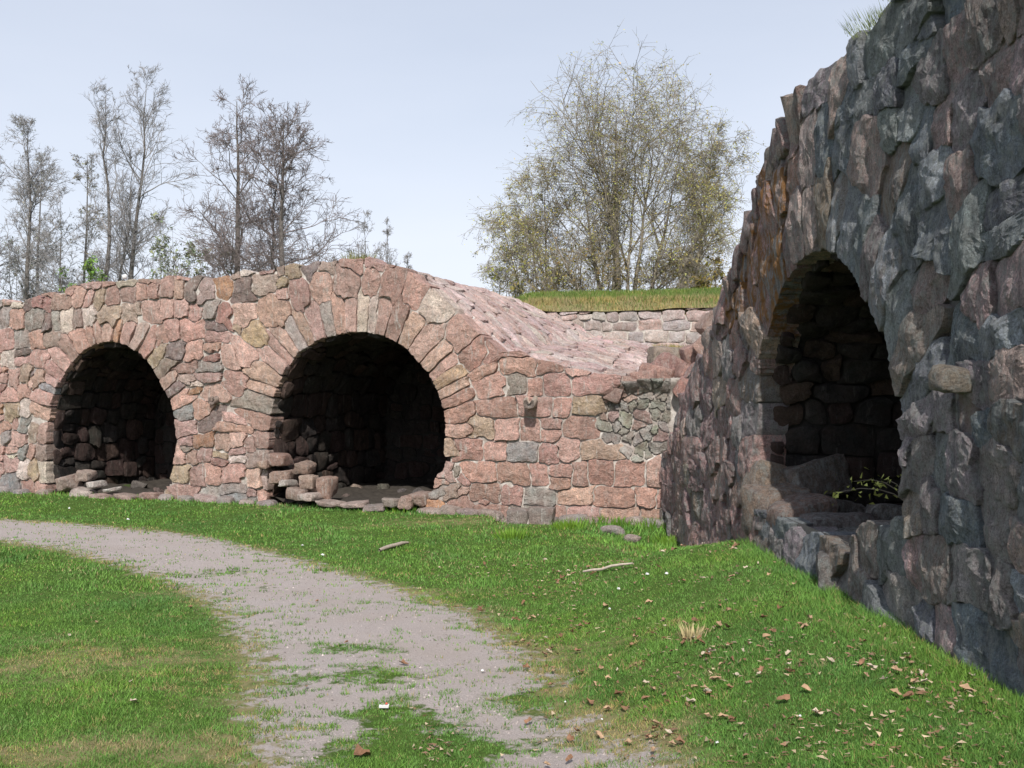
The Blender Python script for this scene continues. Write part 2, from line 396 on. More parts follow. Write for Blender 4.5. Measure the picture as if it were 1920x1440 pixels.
# islands of grass in the gravel: (px, py, rx metres, ry metres, strength)
ISL = [(635, 1218, .2, .22, .8), (735, 1222, .2, .16, .7), (700, 1268, .42, .3, .95), (770, 1345, .34, .24, .6), (700, 1335, .2, .2, .65), (800, 1400, .32, .34, .85), (715, 1405, .25, .22, .75), (860, 1430, .3, .3, .6), (690, 1450, .3, .2, .5),
       (430, 1070, .42, .22, .85), (500, 1098, .3, .14, .7), (940, 1310, .3, .1, .5), (600, 1150, .5, .12, .35), (1020, 1330, .4, .2, .4), (340, 1040, .5, .15, .3), (720, 1130, .6, .14, .25), (985, 1400, .5, .14, .35)]
def pathv(x, y):
    ins = inpoly(PATH, x, y); d = np.minimum(dpoly(PU, x, y), dpoly(PL, x, y))
    v = .5 + np.where(ins, 1, -1) * np.clip(d / .42, 0, 1) * .5
    for px, py, rx, ry, s in ISL:
        cx, cy = fpx(px, py); q = ((x - cx) / rx) ** 2 + ((y - cy) / ry) ** 2
        v = v - .62 * s * np.exp(-q)
    return np.clip(v, 0, 1)
DRY = [(120, 1200, .8, .25, .65), (60, 1255, .9, .3, .95), (220, 1230, .7, .25, .7), (150, 1300, .5, .2, .6), (60, 1400, .7, .3, 1.), (330, 1240, .5, .3, .35), (330, 1110, .6, .3, .6), (200, 1420, .6, .2, .7), (400, 1400, .3, .2, .6),
       (860, 985, 1.3, .35, .95), (930, 1000, .7, .25, .7), (680, 955, 1.0, .25, .8), (500, 960, .7, .2, .5), (1180, 1020, .5, .3, .9), (1090, 1005, .4, .2, .7), (650, 990, .5, .2, .6), (150, 935, 1.2, .25, .7), (1130, 1250, .6, .6, .3), (1060, 1240, .35, .5, .5), (780, 1110, 1.2, .18, .5), (900, 1150, .6, .25, .5), (1130, 1380, .35, .4, .6), (1180, 1430, .4, .3, .6), (600, 1030, .6, .1, .4)]
def dryv(x, y):
    v = .18 + .38 * (N3.f(x * .9 + 4, y * 1.5, 4) - .5)
    for px, py, rx, ry, s in DRY:
        cx, cy = fpx(px, py); v = v + .46 * s * np.exp(-((x - cx) / rx) ** 2 - ((y - cy) / ry) ** 2)
    p = np.minimum(dpoly(PU, x, y), dpoly(PL, x, y)); v = v + .42 * np.exp(-(p / .16) ** 2) + .1 * np.exp(-(p / .6) ** 2)
    return np.clip(v, 0, 1)
def axis(a, b, st, lo, hi):
    m = list(np.arange(a, b + 1e-6, st)); s = st; x = a
    L_ = []
    while x > lo: s *= 1.25; x -= s; L_.append(x)
    s = st; x = m[-1]; R_ = []
    while x < hi: s *= 1.25; x += s; R_.append(x)
    return np.array(L_[::-1] + m + R_)
gx = axis(-8.6, 2.4, .05, -500, 500); gy = axis(3.2, 15.8, .05, -60, 900)
X, Y = np.meshgrid(gx, gy, indexing='ij')
Pg, fg = grid_sheet(gx, gy, lambda u, v: np.stack([u, v, gz(u, v)], 1))
near = (np.abs(Pg[:, 0]) < 14) & (Pg[:, 1] < 20) & (Pg[:, 1] > 0)
pa = np.zeros(len(Pg)); dr = np.full(len(Pg), .25)
pa[near] = pathv(Pg[near, 0], Pg[near, 1]); dr[near] = dryv(Pg[near, 0], Pg[near, 1])
tag(mesh_np('ground', Pg, fg, M_GROUND, None, True, None, {'path': pa, 'dry': dr}), 'short green spring lawn with dry patches, crossed by the curving gravel path', 'ground', None, 'structure')

# ------------------------------------------------------------------ far wall (two casemates)
E1 = np.array([.932, -.361]); BP = np.array([-.1, 12.5]); LP = BP - E1 * 12.0; BPu = 12.0
E2v = np.array([2.05, -.28]); L2 = np.hypot(*E2v); E2 = E2v / L2
UMAX = BPu + L2 + .02
def nrm2(e): return np.array([e[1], -e[0]])          # outward normal (towards camera)
NA, NB = nrm2(E1), nrm2(E2); INW = np.array([.345, .939])
def plan(u):
    u = np.asarray(u, float); a = np.minimum(u, BPu)[..., None]; b = np.maximum(u - BPu, 0)[..., None]
    return LP + E1 * a + E2 * b
def pnorm(u):
    k = sstep(BPu - .12, BPu + .12, u)[..., None]; n = NA * (1 - k) + NB * k
    return n / np.linalg.norm(n, axis=-1, keepdims=True)
def p2w(px, py):
    """photograph pixel -> (u, z) on the far wall"""
    dx = (px - 960) / F
    for e, p0, ub in ((E1, LP, 0.), (E2, BP, BPu)):
        # p0 + e t = k (dx,1)
        A = np.array([[e[0], -dx], [e[1], -1.]]); t, k = np.linalg.solve(A, -p0)
        if ub == 0 and t <= BPu or ub > 0: return (float(ub + t), EYE + (HZ - py) / F * float(k))
TOPW = [p2w(*p) for p in [(-200, 566), (0, 563), (60, 557), (110, 542), (190, 523), (270, 522), (300, 519), (400, 517), (440, 507), (530, 497), (600, 489), (690, 484), (740, 497), (800, 531), (860, 582), (900, 622), (930, 656), (1000, 668), (1060, 682), (1130, 702), (1180, 706)]] + [(UMAX + .3, 1.85)]
TU = np.array([p[0] for p in TOPW]); TZ = np.array([p[1] for p in TOPW])
def topw(u): return np.interp(u, TU, TZ)
HOLE_PX = [p2w(*p) for p in [(1112, 790), (1125, 745), (1150, 722), (1200, 712), (1250, 716), (1300, 712), (1300, 868), (1245, 872), (1180, 862), (1135, 838)]]
def recess(u, v):
    ins = inpoly(HOLE_PX, u, v); d = dpoly(HOLE_PX + HOLE_PX[:1], u, v)
    return np.where(ins, np.clip(d / .14, 0, 1), 0) * .13
def surfW(u, v, off):
    u = np.asarray(u, float); v = np.asarray(v, float)
    n = pnorm(u); o = (off - recess(u, v) - .025 * v + .05 * (N1.f(u * .7, v * .7, 2) - .5))[..., None]
    xy = plan(u) + n * o; return np.stack([xy[..., 0], xy[..., 1], v], -1)
A1 = smooth_curve([p2w(*p) for p in [(90, 940), (86, 830), (92, 765), (108, 712), (138, 668), (170, 646), (204, 640), (240, 650), (272, 676), (300, 722), (320, 772), (328, 822), (320, 885), (306, 915), (304, 950)]], 2)
A2 = smooth_curve([p2w(*p) for p in [(500, 960), (503, 850), (506, 790), (512, 748), (525, 706), (552, 664), (592, 638), (645, 623), (695, 624), (742, 641), (775, 670), (803, 708), (822, 745), (831, 785), (833, 840), (832, 884), (813, 888), (812, 922), (790, 926), (786, 970)]], 2)
A1[0] = (A1[0][0], -.3); A1[-1] = (A1[-1][0], -.3); A2[0] = (A2[0][0], -.3); A2[-1] = (A2[-1][0], -.3)
C1, C2 = Curve(A1), Curve(A2)
def holesW(u, v): return inpoly(A1, u, v) | inpoly(A2, u, v)
def maskW(u, v): return (~holesW(u, v)) & (v < topw(u) + .045 * (N2(u * 5, v * 0 + 3) - .5) * 2 - .0) & (u < UMAX)
def arch_range(C, z0):
    a = np.linspace(0, C.L, 400); x, z = C.at(a); k = np.where(z > z0)[0]; return float(a[k[0]]), float(a[k[-1]])
r1 = arch_range(C1, 1.25); r2 = arch_range(C2, 1.12)
r2b = arch_range(C2, 1.5)
SW = ring(C1, r1[0], r1[1], .17, .42) + ring(C2, r2[0], r2[1], .18, .50) + ring(C2, r2b[0] - .1, r2b[1], .23, .44, .52)
def keepW(u, v):
    if dpoly(HOLE_PX + HOLE_PX[:1], u, v) > 0 and inpoly(HOLE_PX, u, v): return False
    if holesW(u, v): return False
    z = float(v)
    if z > 1.2 and dpoly(A1, u, v) < .40: return False
    if z > 1.1 and dpoly(A2, u, v) < (.92 if z > 1.45 else .47): return False
    return v < topw(u) + .1
uS = p2w(850, 700)[0]
SW += courses(1.2, uS, -.3, 3.7, .285, .245, .45, .22, keepW, wander=.08)
SW += [Seed(random.uniform(1.3, uS + .8), random.uniform(0, 3.2), random.uniform(-.8, .8), random.uniform(.035, .075), random.uniform(.03, .055)) for _ in range(90)]
SW = [s_ for s_ in SW if s_.hw > .08 or s_.kind == 'voussoir' or keepW(s_.u, s_.v)]
SW += courses(uS, UMAX + .3, -.3, 3.3, .33, .275, .22, .07, keepW, wander=.03, oneper=.05)
# rubble core exposed in the breach
hu = [p[0] for p in HOLE_PX]; hz = [p[1] for p in HOLE_PX]
SW += courses(min(hu), UMAX + .2, min(hz), max(hz), .155, .13, .8, .6, lambda u, v: inpoly(HOLE_PX, u, v), 'rubble_stone', .05, 0)
GUT = p2w(998, 800)[0]
def colW(s, c):
    u, v = s.u, s.v
    if s.kind == 'rubble_stone': return pick([((.25, .235, .205), 5), ((.22, .22, .17), 3), ((.30, .2, .17), 2)])
    if abs(u - GUT) < .2 and v < 1.25 and random.random() < .75: return pick([((.23, .215, .195), 3), ((.27, .245, .21), 2)])
    if u > uS: return pick([((.42, .235, .185), 6), ((.45, .27, .215), 3), ((.36, .205, .16), 3), ((.40, .28, .2), 2), ((.28, .235, .20), 1)], v=.12)
    if s.kind == 'voussoir' and u > 7: return pick([((.44, .275, .22), 9), ((.38, .225, .18), 4), ((.31, .255, .215), 1), ((.46, .37, .30), 1), ((.37, .25, .15), 1)])
    return pick(PAL)
wall_root = empty('casemate_wall', (float(plan(7)[0]), float(plan(7)[1]), 0), 'long ruined red granite fortress wall with two dark round arches behind the lawn', 'ruined wall')
TW = Thing(wall_root)
RW_RES = .0125
u0, v0 = 1.2, -.32
U, V, lab = tess(u0, UMAX + .1, v0, 3.75, RW_RES, SW, maskW, .022, 4.5)
ls = stones(U, V, lab, u0, v0, RW_RES, SW, surfW, K=32, gap=.005, proud=(.008, .035), back=.30, rough=.012, rings=(1., .97, .72, .4), tilt=.06)
TW.add(ls, colW, M_PINK)
def mW(u, v):
    dd = np.minimum(dpoly(A1, u, v), dpoly(A2, u, v))
    return (~holesW(u, v)) & (dd > .045) & (v < topw(u) - .03) & (u < UMAX + .2)
P, f = grid_sheet(np.arange(1.0, UMAX + .2, .04), np.arange(-.35, 3.7, .04), lambda u, v: surfW(u, v, -.020 + .018 * (N3.f(u * 6, v * 6, 3) - .5)), mW)
mesh_np('mortar', P, f, M_MORT, wall_root)

# vault interiors
def vault(th, curve, poly, planf, eu, inw, D, part, mat, mort, sz=(.33, .27), s0=.1, cap=None, door=None, floorz=.1):
    eu = np.array([eu[0], eu[1], 0.]); inw = np.array([inw[0], inw[1], 0.])
    def srf(a, s, off):
        a = np.asarray(a, float); s = np.asarray(s, float)
        x, z = curve.at(a); tx, tz = curve.tan(a, .06)
        lump = .05 * (N2.f(a * 1.3, s * 1.3 + 8, 2) - .5); off = off + lump - .015
        uu = x + tz * off; zz = z - tx * off
        xy = planf(x)
        P = np.stack([xy[..., 0], xy[..., 1], zz], -1) + eu * (tz * off)[..., None] + inw * s[..., None]
        return P
    S = []
    for row in courses(0, D, .25, curve.L - .25, sz[0], sz[1], .4, .12, kind=part): S.append(Seed(row.v, row.u, row.a, row.hh, row.hw, part))
    U, V, lab = tess(0, curve.L, s0, D, .02, S, lambda u, v: v > s0 + .02, .03, 4.)
    ls = stones(U, V, lab, 0, s0, .02, S, srf, K=16, gap=.006, proud=(.01, .08), back=.05, rough=.02, rings=(1., .8, .4), area=.012)
    th.add(ls, lambda s, c: pick([((.052, .03, .026), 4), ((.038, .034, .03), 4), ((.028, .025, .024), 3), ((.085, .052, .04), 1)]), mat)  # near-black stone tones paint in the shade of the vault
    P, f = grid_sheet(np.linspace(0, curve.L, 90), np.linspace(.12, D, 24), lambda u, v: srf(u, v, np.full(u.shape, -.03)))
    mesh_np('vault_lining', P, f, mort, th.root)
    # back wall of the vault
    xs = [p[0] for p in poly]; zs = [p[1] for p in poly]; us, ue, ve = min(xs), max(xs), max(zs)
    def sb(u, v, off):
        xy = planf(np.asarray(u, float)); return np.stack([xy[..., 0], xy[..., 1], np.asarray(v, float)], -1) + inw * (D - np.asarray(off))[..., None]
    dm = (lambda u, v: ~((u > door[0]) & (u < door[1]) & (v < door[2]))) if door else (lambda u, v: np.ones(np.shape(u), bool))
    Sb = courses(us, ue, -.1, ve + .1, sz[0], sz[1], .4, .12, lambda u, v: bool(dm(u, v)), part)
    U, V, lab = tess(us, ue, -.1, ve + .1, .02, Sb, lambda u, v: dm(u, v) & inpoly(poly, u, v), .03, 4.)
    ls = stones(U, V, lab, us, -.1, .02, Sb, sb, K=16, gap=.006, proud=(.01, .07), back=.05, rough=.02, rings=(1., .8, .4), area=.012)
    th.add(ls, lambda s, c: pick([((.06, .035, .03), 4), ((.045, .04, .035), 4), ((.035, .03, .028), 3)]), mat)  # end wall stones darkened the same way, for shade
    P, f = grid_sheet(np.linspace(us - .1, ue + .1, 50), np.linspace(-.1, ve + .1, 40), lambda u, v: sb(u, v, np.full(u.shape, .0)), dm)
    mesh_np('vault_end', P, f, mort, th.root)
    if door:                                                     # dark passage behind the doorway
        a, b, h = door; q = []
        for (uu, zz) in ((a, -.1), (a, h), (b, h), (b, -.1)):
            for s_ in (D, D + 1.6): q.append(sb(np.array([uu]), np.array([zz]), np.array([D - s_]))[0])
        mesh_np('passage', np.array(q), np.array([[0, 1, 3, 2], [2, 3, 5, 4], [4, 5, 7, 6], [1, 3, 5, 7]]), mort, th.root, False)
    # floor
    P, f = grid_sheet(np.linspace(us - .05, ue + .05, 40), np.linspace(.06, D + (1.7 if door else .05), 30),
        lambda u, v: np.stack([planf(u)[..., 0], planf(u)[..., 1], floorz + .16 * (N1.f(u * 4, v * 4, 4) - .5)], -1) + inw * v[..., None])
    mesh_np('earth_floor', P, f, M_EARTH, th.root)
inwA = -NA
def door_u(px, D):
    dx = (px - 960) / F; A_ = np.array([[E1[0], -dx], [E1[1], -1.]]); return float(np.linalg.solve(A_, -(LP + inwA * D))[0])
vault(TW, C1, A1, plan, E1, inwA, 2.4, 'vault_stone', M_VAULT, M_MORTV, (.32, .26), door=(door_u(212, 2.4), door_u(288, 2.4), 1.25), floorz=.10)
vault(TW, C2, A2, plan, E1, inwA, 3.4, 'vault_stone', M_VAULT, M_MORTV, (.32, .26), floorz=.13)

# extrados: the stone roof over the vaults
w_ax = p2w(680, 500)[0]
SMAX = 4.7
def Hroof(u, s):
    return topw(u) - .09 * sstep(.45, .15, s) + .10 * s * sstep(w_ax + .8, w_ax + 2.2, u) - .02 + .05 * (N3.f(u * 1.7, s * 1.7, 2) - .5) * sstep(0, .6, s) - .9 * sstep(w_ax - 1.2, w_ax - 2.6, u) * sstep(.9, 4, s) - .03 * s * sstep(w_ax + .6, w_ax, u)
def surfR(u, s, off):
    u = np.asarray(u, float); s = np.asarray(s, float); xy = plan(u) + INW * (s + 0.13)[..., None]
    e = .05; dz = (Hroof(u + e, s) - Hroof(u - e, s)) / (2 * e); l = np.sqrt(1 + dz * dz); off = np.asarray(off)
    xy = xy - np.stack([E1[0] * dz / l * off, E1[1] * dz / l * off], -1)
    return np.stack([xy[..., 0], xy[..., 1], Hroof(u, s) + off / l], -1)
def maskR(u, s):
    x = plan(u)[..., 0] + INW[0] * s; return (x < 2.6) & (s > .16)
SR = courses(1.2, UMAX + 1.2, .05, SMAX, .30, .17, .4, .12, lambda u, s: bool(plan(u)[0] + INW[0] * s < 2.7 and not (u < w_ax - 2 and s > 2.2)), 'roof_stone', .04, .1)
U, V, lab = tess(1.2, UMAX + 1.2, 0, SMAX, .015, SR, maskR, .03, 5)
ls = stones(U, V, lab, 1.2, 0, .015, SR, surfR, K=16, gap=.006, proud=(-.005, .022), back=.08, rough=.012, rings=(1., .8, .4), area=.006)
TW.add(ls, lambda s, c: pick([((.45, .30, .265), 4), ((.48, .35, .31), 3), ((.39, .25, .22), 3), ((.42, .33, .29), 2)], v=.08), M_FAR)
P, f = grid_sheet(np.arange(1.0, UMAX + 1.3, .06), np.arange(0, SMAX + .01, .1), lambda u, v: surfR(u, v, np.full(u.shape, -.032)), lambda u, v: plan(u)[..., 0] + INW[0] * v < 2.75)
mesh_np('roof_mortar', P, f, M_MORT, wall_root)
# rear closure of the roof down to the bank
P, f = grid_sheet(np.arange(1.0, UMAX + 1.3, .15), np.linspace(0, 1, 5), lambda u, v: np.stack([(plan(u) + INW * SMAX)[..., 0], (plan(u) + INW * SMAX)[..., 1], Hroof(u, np.full(u.shape, SMAX)) * (1 - v) - .02], -1))
mesh_np('roof_rear', P, f, M_MORT, wall_root)

# irregular block: rough angular stone
def rock(name, ctr, size, rot, col, mat, parent=None, sub=3, rough=.16, seed=0, power=3.2):
    """quarried block: six gently broken faces with crisp arrises; a low power rounds it off"""
    from mathutils import Euler
    r = np.random.default_rng(1000 + seed); n = 3 + sub; g_ = np.linspace(-1, 1, n); A, B = np.meshgrid(g_, g_, indexing='ij'); one = np.ones_like(A)
    faces = [(one, A, B), (-one, B, A), (B, one, A), (A, -one, B), (A, B, one), (B, A, -one)]
    cj = r.normal(0, rough * 1.1, (2, 2, 2, 3)); Vs, Fs = [], []
    k = 1.0 / max(power, 2.0) * 1.6; rnd = power < 5
    for q, (x, y, z) in enumerate(faces):
        P = np.stack([x, y, z], -1).reshape(-1, 3)
        t = (P + 1) / 2; d = 0
        for a in (0, 1):
            for b in (0, 1):
                for c in (0, 1): d = d + (np.where(a, t[:, 0], 1 - t[:, 0]) * np.where(b, t[:, 1], 1 - t[:, 1]) * np.where(c, t[:, 2], 1 - t[:, 2]))[:, None] * cj[a, b, c]
        pn = (np.abs(P) ** power).sum(-1) ** (1 / power); W = P / pn[:, None]; W = W + d
        f1 = N1.f(P[:, 0] * 1.5 + seed * 3.1 + P[:, 2], P[:, 1] * 1.5 + seed + P[:, 2] * .7, 3) - .5; f2 = N3.f(P[:, 0] * 4.1 + seed + P[:, 2] * 2, P[:, 1] * 4.1 + P[:, 2] * 3.6, 3) - .5
        W = W * (1 + .22 * f1 + .14 * f2)[:, None]
        i, j = np.meshgrid(np.arange(n - 1), np.arange(n - 1), indexing='ij'); a_ = (i * n + j).ravel(); f = np.stack([a_, a_ + n, a_ + n + 1, a_ + 1], 1)
        nr = np.cross(W[f[0, 1]] - W[f[0, 0]], W[f[0, 3]] - W[f[0, 0]])
        if nr.dot(W.mean(0)) < 0: f = f[:, ::-1]
        Fs.append(f + q * n * n); Vs.append(W)
    V = np.concatenate(Vs) * np.array(size) / 2; R_ = np.array(Euler(rot).to_matrix()); V = V @ R_.T + np.array(ctr)
    return mesh_np(name, V, np.concatenate(Fs), mat, parent, True, col)
def wpt(px, py, off=0.):
    u, z = p2w(px, py); return surfW(np.array([u]), np.array([z]), np.array([off]))[0]
def pw(px, py, Y): return np.array([(px - 960) / F * Y, Y, EYE + (HZ - py) / F * Y])
# broken corner: tumbled blocks next to the right casemate
for k, (px, py, sx, sz, r, Yd, c) in enumerate([(1262, 692, .62, .34, .55, 12.55, (.33, .19, .17)), (1305, 664, .44, .26, -.35, 12.7, (.34, .21, .18)), (1297, 742, .48, .26, .62, 12.15, (.38, .2, .17)), (1318, 716, .5, .26, .62, 12.2, (.28, .18, .17)),
        (1335, 655, .4, .36, .9, 12.4, (.37, .24, .2)), (1255, 672, .5, .3, .1, 12.7, (.29, .25, .2)), (1322, 690, .4, .3, .2, 12.8, (.27, .24, .18)), (1230, 700, .42, .2, .2, 12.45, (.40, .24, .2)), (1205, 712, .35, .2, -.1, 12.3, (.41, .25, .21)), (1290, 705, .3, .2, .5, 12.4, (.35, .2, .17)),
        (1180, 722, .3, .2, .3, 12.25, (.36, .24, .2)), (1262, 728, .3, .22, -.4, 12.3, (.33, .22, .18)), (1340, 620, .4, .3, .6, 12.9, (.37, .27, .23)), (1148, 738, .26, .2, .3, 12.2, (.32, .22, .19)), (1308, 790, .3, .25, .2, 12.2, (.24, .2, .17))]):
    rock('corner_block', pw(px, py, Yd + (.34 if px < 1275 else .16)), (sx, .34, sz), (0, r, random.uniform(-.3, .3)), (*c, 0), M_PINK, wall_root, 4, .1, k, 9)
P, f = grid_sheet(np.linspace(-.1, 1.0, 12), np.linspace(0, 1, 8), lambda u, v: np.stack([1.35 + u * .9, 12.75 + v * 2.6, 1.55 + .5 * v + .15 * N2.f(u * 4, v * 4, 3)], -1))
mesh_np('corner_fill', P, f, M_EARTH, wall_root)

# gutter spout, drain buttress at its foot
def spout(thing_parent, c, dirv, L_, w_, h_, col, name='water_spout'):
    d = np.array(dirv, float); d /= np.linalg.norm(d); s = np.cross(d, [0, 0, 1]); up = np.array([0, 0, 1.])
    sec = [(-.5, 0), (-.42, -.38), (-.15, -.5), (.15, -.5), (.42, -.38), (.5, 0), (.45, .35), (.22, .42), (.18, .05), (-.02, -.12), (-.2, .05), (-.24, .42), (-.45, .35)]
    V = []
    for t, sc in ((-.4, 1.), (0, 1.), (.5, .98), (.9, .9), (1., .78)):
        for a, b in sec: V.append(np.array(c) + d * L_ * t + s * a * w_ * sc + up * (b * h_ * sc - .03 * t) + rng.normal(0, .004, 3))
    n = len(sec); f = []
    for q in range(4):
        for k in range(n): f.append([q * n + k, q * n + (k + 1) % n, (q + 1) * n + (k + 1) % n, (q + 1) * n + k])
    o = mesh_np(name, np.array(V), [np.array(f)], M_PINK, thing_parent, True, col)
    V2 = np.array(V[-n:]); cc = V2.mean(0) - d * .03
    mesh_np('spout_mouth', np.vstack([V2, cc]), [np.array([[k, (k + 1) % n, n] for k in range(n)])], M_PINK, thing_parent, False, (.2, .17, .15, 0))
    return o
spout(wall_root, wpt(996, 752, .02), (*NB, 0), .26, .17, .15, (.62, .54, .44, .05))
spout(wall_root, wpt(401, 748, -.02), (*NA, 0), .12, .15, .12, (.28, .24, .2, 0))
for k, (px, py, sx, sz, off) in enumerate([(975, 968, .27, .22, .10), (1018, 966, .30, .24, .10), (1000, 990, .40, .14, .2), (968, 988, .2, .12, .14), (1030, 984, .16, .14, .12)]):
    rock('drain_stone', wpt(px, py, off), (sx, .32, sz), (0, 0, -.2), (.25, .22, .2, 0), M_PINK, wall_root, 4, .06, 40 + k, 9)
rock('drain_bed', wpt(1000, 980, .05), (.64, .36, .26), (0, 0, -.2), (.5, .46, .42, 0), M_MORT, wall_root, 3, .08, 60, 3)
# sills and broken jamb stones at the arches
SILLS = [(160, 925, .5, .2, .1, (.46, .40, .36)), (120, 905, .4, .28, .0, (.36, .28, .24)), (205, 930, .45, .14, .16, (.34, .25, .22)), (250, 932, .45, .12, .14, (.33, .25, .22)), (290, 930, .4, .14, .1, (.35, .23, .2)), (180, 908, .24, .12, .05, (.52, .48, .45)), (145, 893, .3, .2, -.1, (.42, .33, .28)), (216, 918, .2, .08, .12, (.6, .57, .53)),
         (520, 862, .34, .2, .0, (.33, .2, .16)), (528, 895, .36, .24, .02, (.36, .25, .2)), (560, 880, .3, .2, -.12, (.34, .24, .19)), (575, 905, .3, .24, -.02, (.45, .34, .27)), (605, 915, .26, .34, -.06, (.37, .25, .2)), (560, 925, .4, .2, .1, (.34, .26, .22)), (590, 930, .3, .14, .15, (.45, .38, .34)),
         (625, 942, .45, .1, .14, (.38, .31, .27)), (670, 945, .5, .1, .12, (.39, .31, .28)), (712, 950, .42, .12, .14, (.28, .25, .24)), (745, 942, .3, .14, .1, (.32, .28, .25)), (768, 940, .26, .22, .08, (.36, .25, .21)), (790, 935, .3, .2, .04, (.33, .24, .2)), (545, 905, .2, .12, .12, (.5, .46, .42)), (500, 870, .22, .14, .06, (.4, .28, .22))]
for k, (px, py, sx, sz, off, c) in enumerate(SILLS):
    rock('sill_stone', wpt(px, py, off - .05), (sx * .72, .3, sz * .75), (random.uniform(-.1, .1), random.uniform(-.15, .15), -.37 + random.uniform(-.2, .2)), (*c, 0), M_PINK, wall_root, 4, .13, 80 + k, 7)
for k, px in enumerate(range(10, 1240, 38)):                        # footing stones half sunk in the turf
    if 95 < px < 300 or 505 < px < 790: continue
    u, _ = p2w(px, 900); b = surfW(np.array([u]), np.array([0.]), np.array([.03]))[0]
    b[2] = float(gz(b[0], b[1])) + random.uniform(-.03, .02)
    rock('footing_stone', b, (random.uniform(.2, .42), .26, random.uniform(.12, .22)), (0, random.uniform(-.1, .1), -.37), pick([((.24, .21, .2), 3), ((.30, .23, .2), 3)]), M_PINK, wall_root, 2, .12, 140 + k, 3.6)
for k in range(0):                                               # loose capping stones along the ragged top edge
    u = 1.8 + k * .262 + random.uniform(-.05, .05)
    if u > w_ax + .35: break
    z = float(topw(u)); p = surfW(np.array([u]), np.array([z]), np.array([-.14]))[0]
    s_ = random.uniform(.8, 1.3)
    rock('capping_stone', (p[0], p[1], z - .05 * s_), (.24 * s_, .30, .17 * s_), (0, random.uniform(-.2, .2), -.37), pick([((.38, .26, .22), 4), ((.3, .25, .22), 2), ((.33, .29, .25), 2), ((.38, .18, .15), 1)]), M_PINK, wall_root, 3, .14, 200 + k, 4)
for k in range(16):
    C_, px_ = ((A1, (115, 300)), (A2, (520, 800)))[k % 2]
    u_ = p2w(random.uniform(*px_), 900)[0]; d_ = random.uniform(.15, 2.2); q_ = plan(np.array(u_)) + inwA * d_
    s_ = random.uniform(.5, 1.2)
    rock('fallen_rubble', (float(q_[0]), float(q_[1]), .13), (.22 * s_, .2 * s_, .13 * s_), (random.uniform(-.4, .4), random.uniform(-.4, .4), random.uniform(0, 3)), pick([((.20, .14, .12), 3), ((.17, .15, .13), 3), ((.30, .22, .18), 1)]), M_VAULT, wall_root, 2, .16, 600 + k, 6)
TW.finish()

# ------------------------------------------------------------------ right casemate (wall running away from the camera)
RU0, RU1 = 1.6, 12.32
def xr(Y): return 2.02 - .0115 * (Y - 4)
def surfC(u, v, off):
    u = np.asarray(u, float); v = np.asarray(v, float)
    bul = .07 * (N1.f(u * .55 + 3, v * .6 + 2, 2) - .5)
    x = xr(u) - off + bul + .03 * (v - 1) * (v > 1) - .07 * sstep(9.6, 10.8, u) * sstep(2.0, .6, v)
    return np.stack([x, u, v], -1)
def p2c(px, py):
    k = (px - 960) / F; Yy = (2.02 + .046) / (k + .0115); return (Yy, EYE + (HZ - py) / F * Yy)
AR = [p2c(*p) for p in [(1692, 1100), (1690, 980), (1690, 850), (1677, 740), (1655, 670), (1640, 615), (1612, 560), (1578, 498), (1545, 462), (1505, 474), (1468, 512), (1440, 580), (1422, 640), (1413, 700), (1409, 760), (1407, 940), (1407, 1040)]]
AR = smooth_curve(AR, 2); AR[0] = (AR[0][0], 0.); AR[-1] = (AR[-1][0], 0.)
CR = Curve(AR)
TOPR = [(1.0, 3.7), (4, 3.72), (5.4, 3.74), (6.0, 3.76), (6.85, 3.70), (7.3, 3.62), (7.7, 3.48), (8.05, 3.30), (8.4, 3.06), (9.0, 2.70), (9.7, 2.30), (10.3, 1.98), (10.9, 1.72), (11.3, 1.52), (11.65, 1.22), (11.9, .95), (12.4, .82)]
RY = np.array([p[0] for p in TOPR]); RZ = np.array([p[1] for p in TOPR])
def topr(u): return np.interp(u, RY, RZ)
sillz = lambda u: .70 + .2 * sstep(6.2, 5.4, u)
def holeC(u, v): return inpoly(AR, u, v) & (v > sillz(u))
def maskC(u, v): return (~holeC(u, v)) & (v < topr(u) + .06 * (N2(u * 4.1, v * 0 + 9) - .5) * 2)
rr_ = arch_range(CR, 1.35); rr2 = arch_range(CR, 1.7)
SCs = ring(CR, rr_[0], rr_[1], .19, .46, 0) + ring(CR, rr2[0], rr2[1], .25, .40, .46)
def keepC(u, v):
    if holeC(u, v): return False
    d = dpoly(AR, u, v)
    if v > 1.3 and d < .5: return False
    if v > 1.65 and d < .84: return False
    return v < topr(u) + .15
SCs += courses(RU0, 5.0, -.35, 4., .27, .24, .5, .16, keepC, wander=.1, oneper=.05)
SCs += courses(5.0, 9.0, -.35, 4., .33, .27, .5, .16, keepC, wander=.12, oneper=.04)
SCs += courses(9.0, RU1 + .3, -.5, 3.4, .40, .31, .5, .2, keepC, wander=.1, oneper=.1)
for s in SCs:
    if s.u > 8.2: s.proud = random.uniform(-.004, .034)
    elif s.kind == 'voussoir': s.proud = random.uniform(.012, .048)
def colC(s, c):
    u, v = s.u, s.v
    if u > 7.9 or (u > 7.0 and v > 2.4):
        al = .85 if (7.3 < u < 9.3 and 2.3 < v < 3.5) else (.25 if random.random() < .25 else 0.)
        return pick([((.40, .235, .205), 5), ((.34, .205, .185), 3), ((.37, .28, .22), 2), ((.27, .225, .21), 3), ((.46, .33, .27), 1)], al=al)
    al = .22 if random.random() < .08 else 0.
    return pick([((.26, .265, .275), 5), ((.33, .27, .265), 5), ((.21, .235, .255), 4), ((.43, .30, .28), 4), ((.33, .25, .21), 2), ((.15, .15, .16), 1)], al=al)
right_root = empty('arched_casemate', (2.0, 7.0, .3), 'tall grey lichened granite casemate with a pointed dark arch at the right', 'ruined wall')
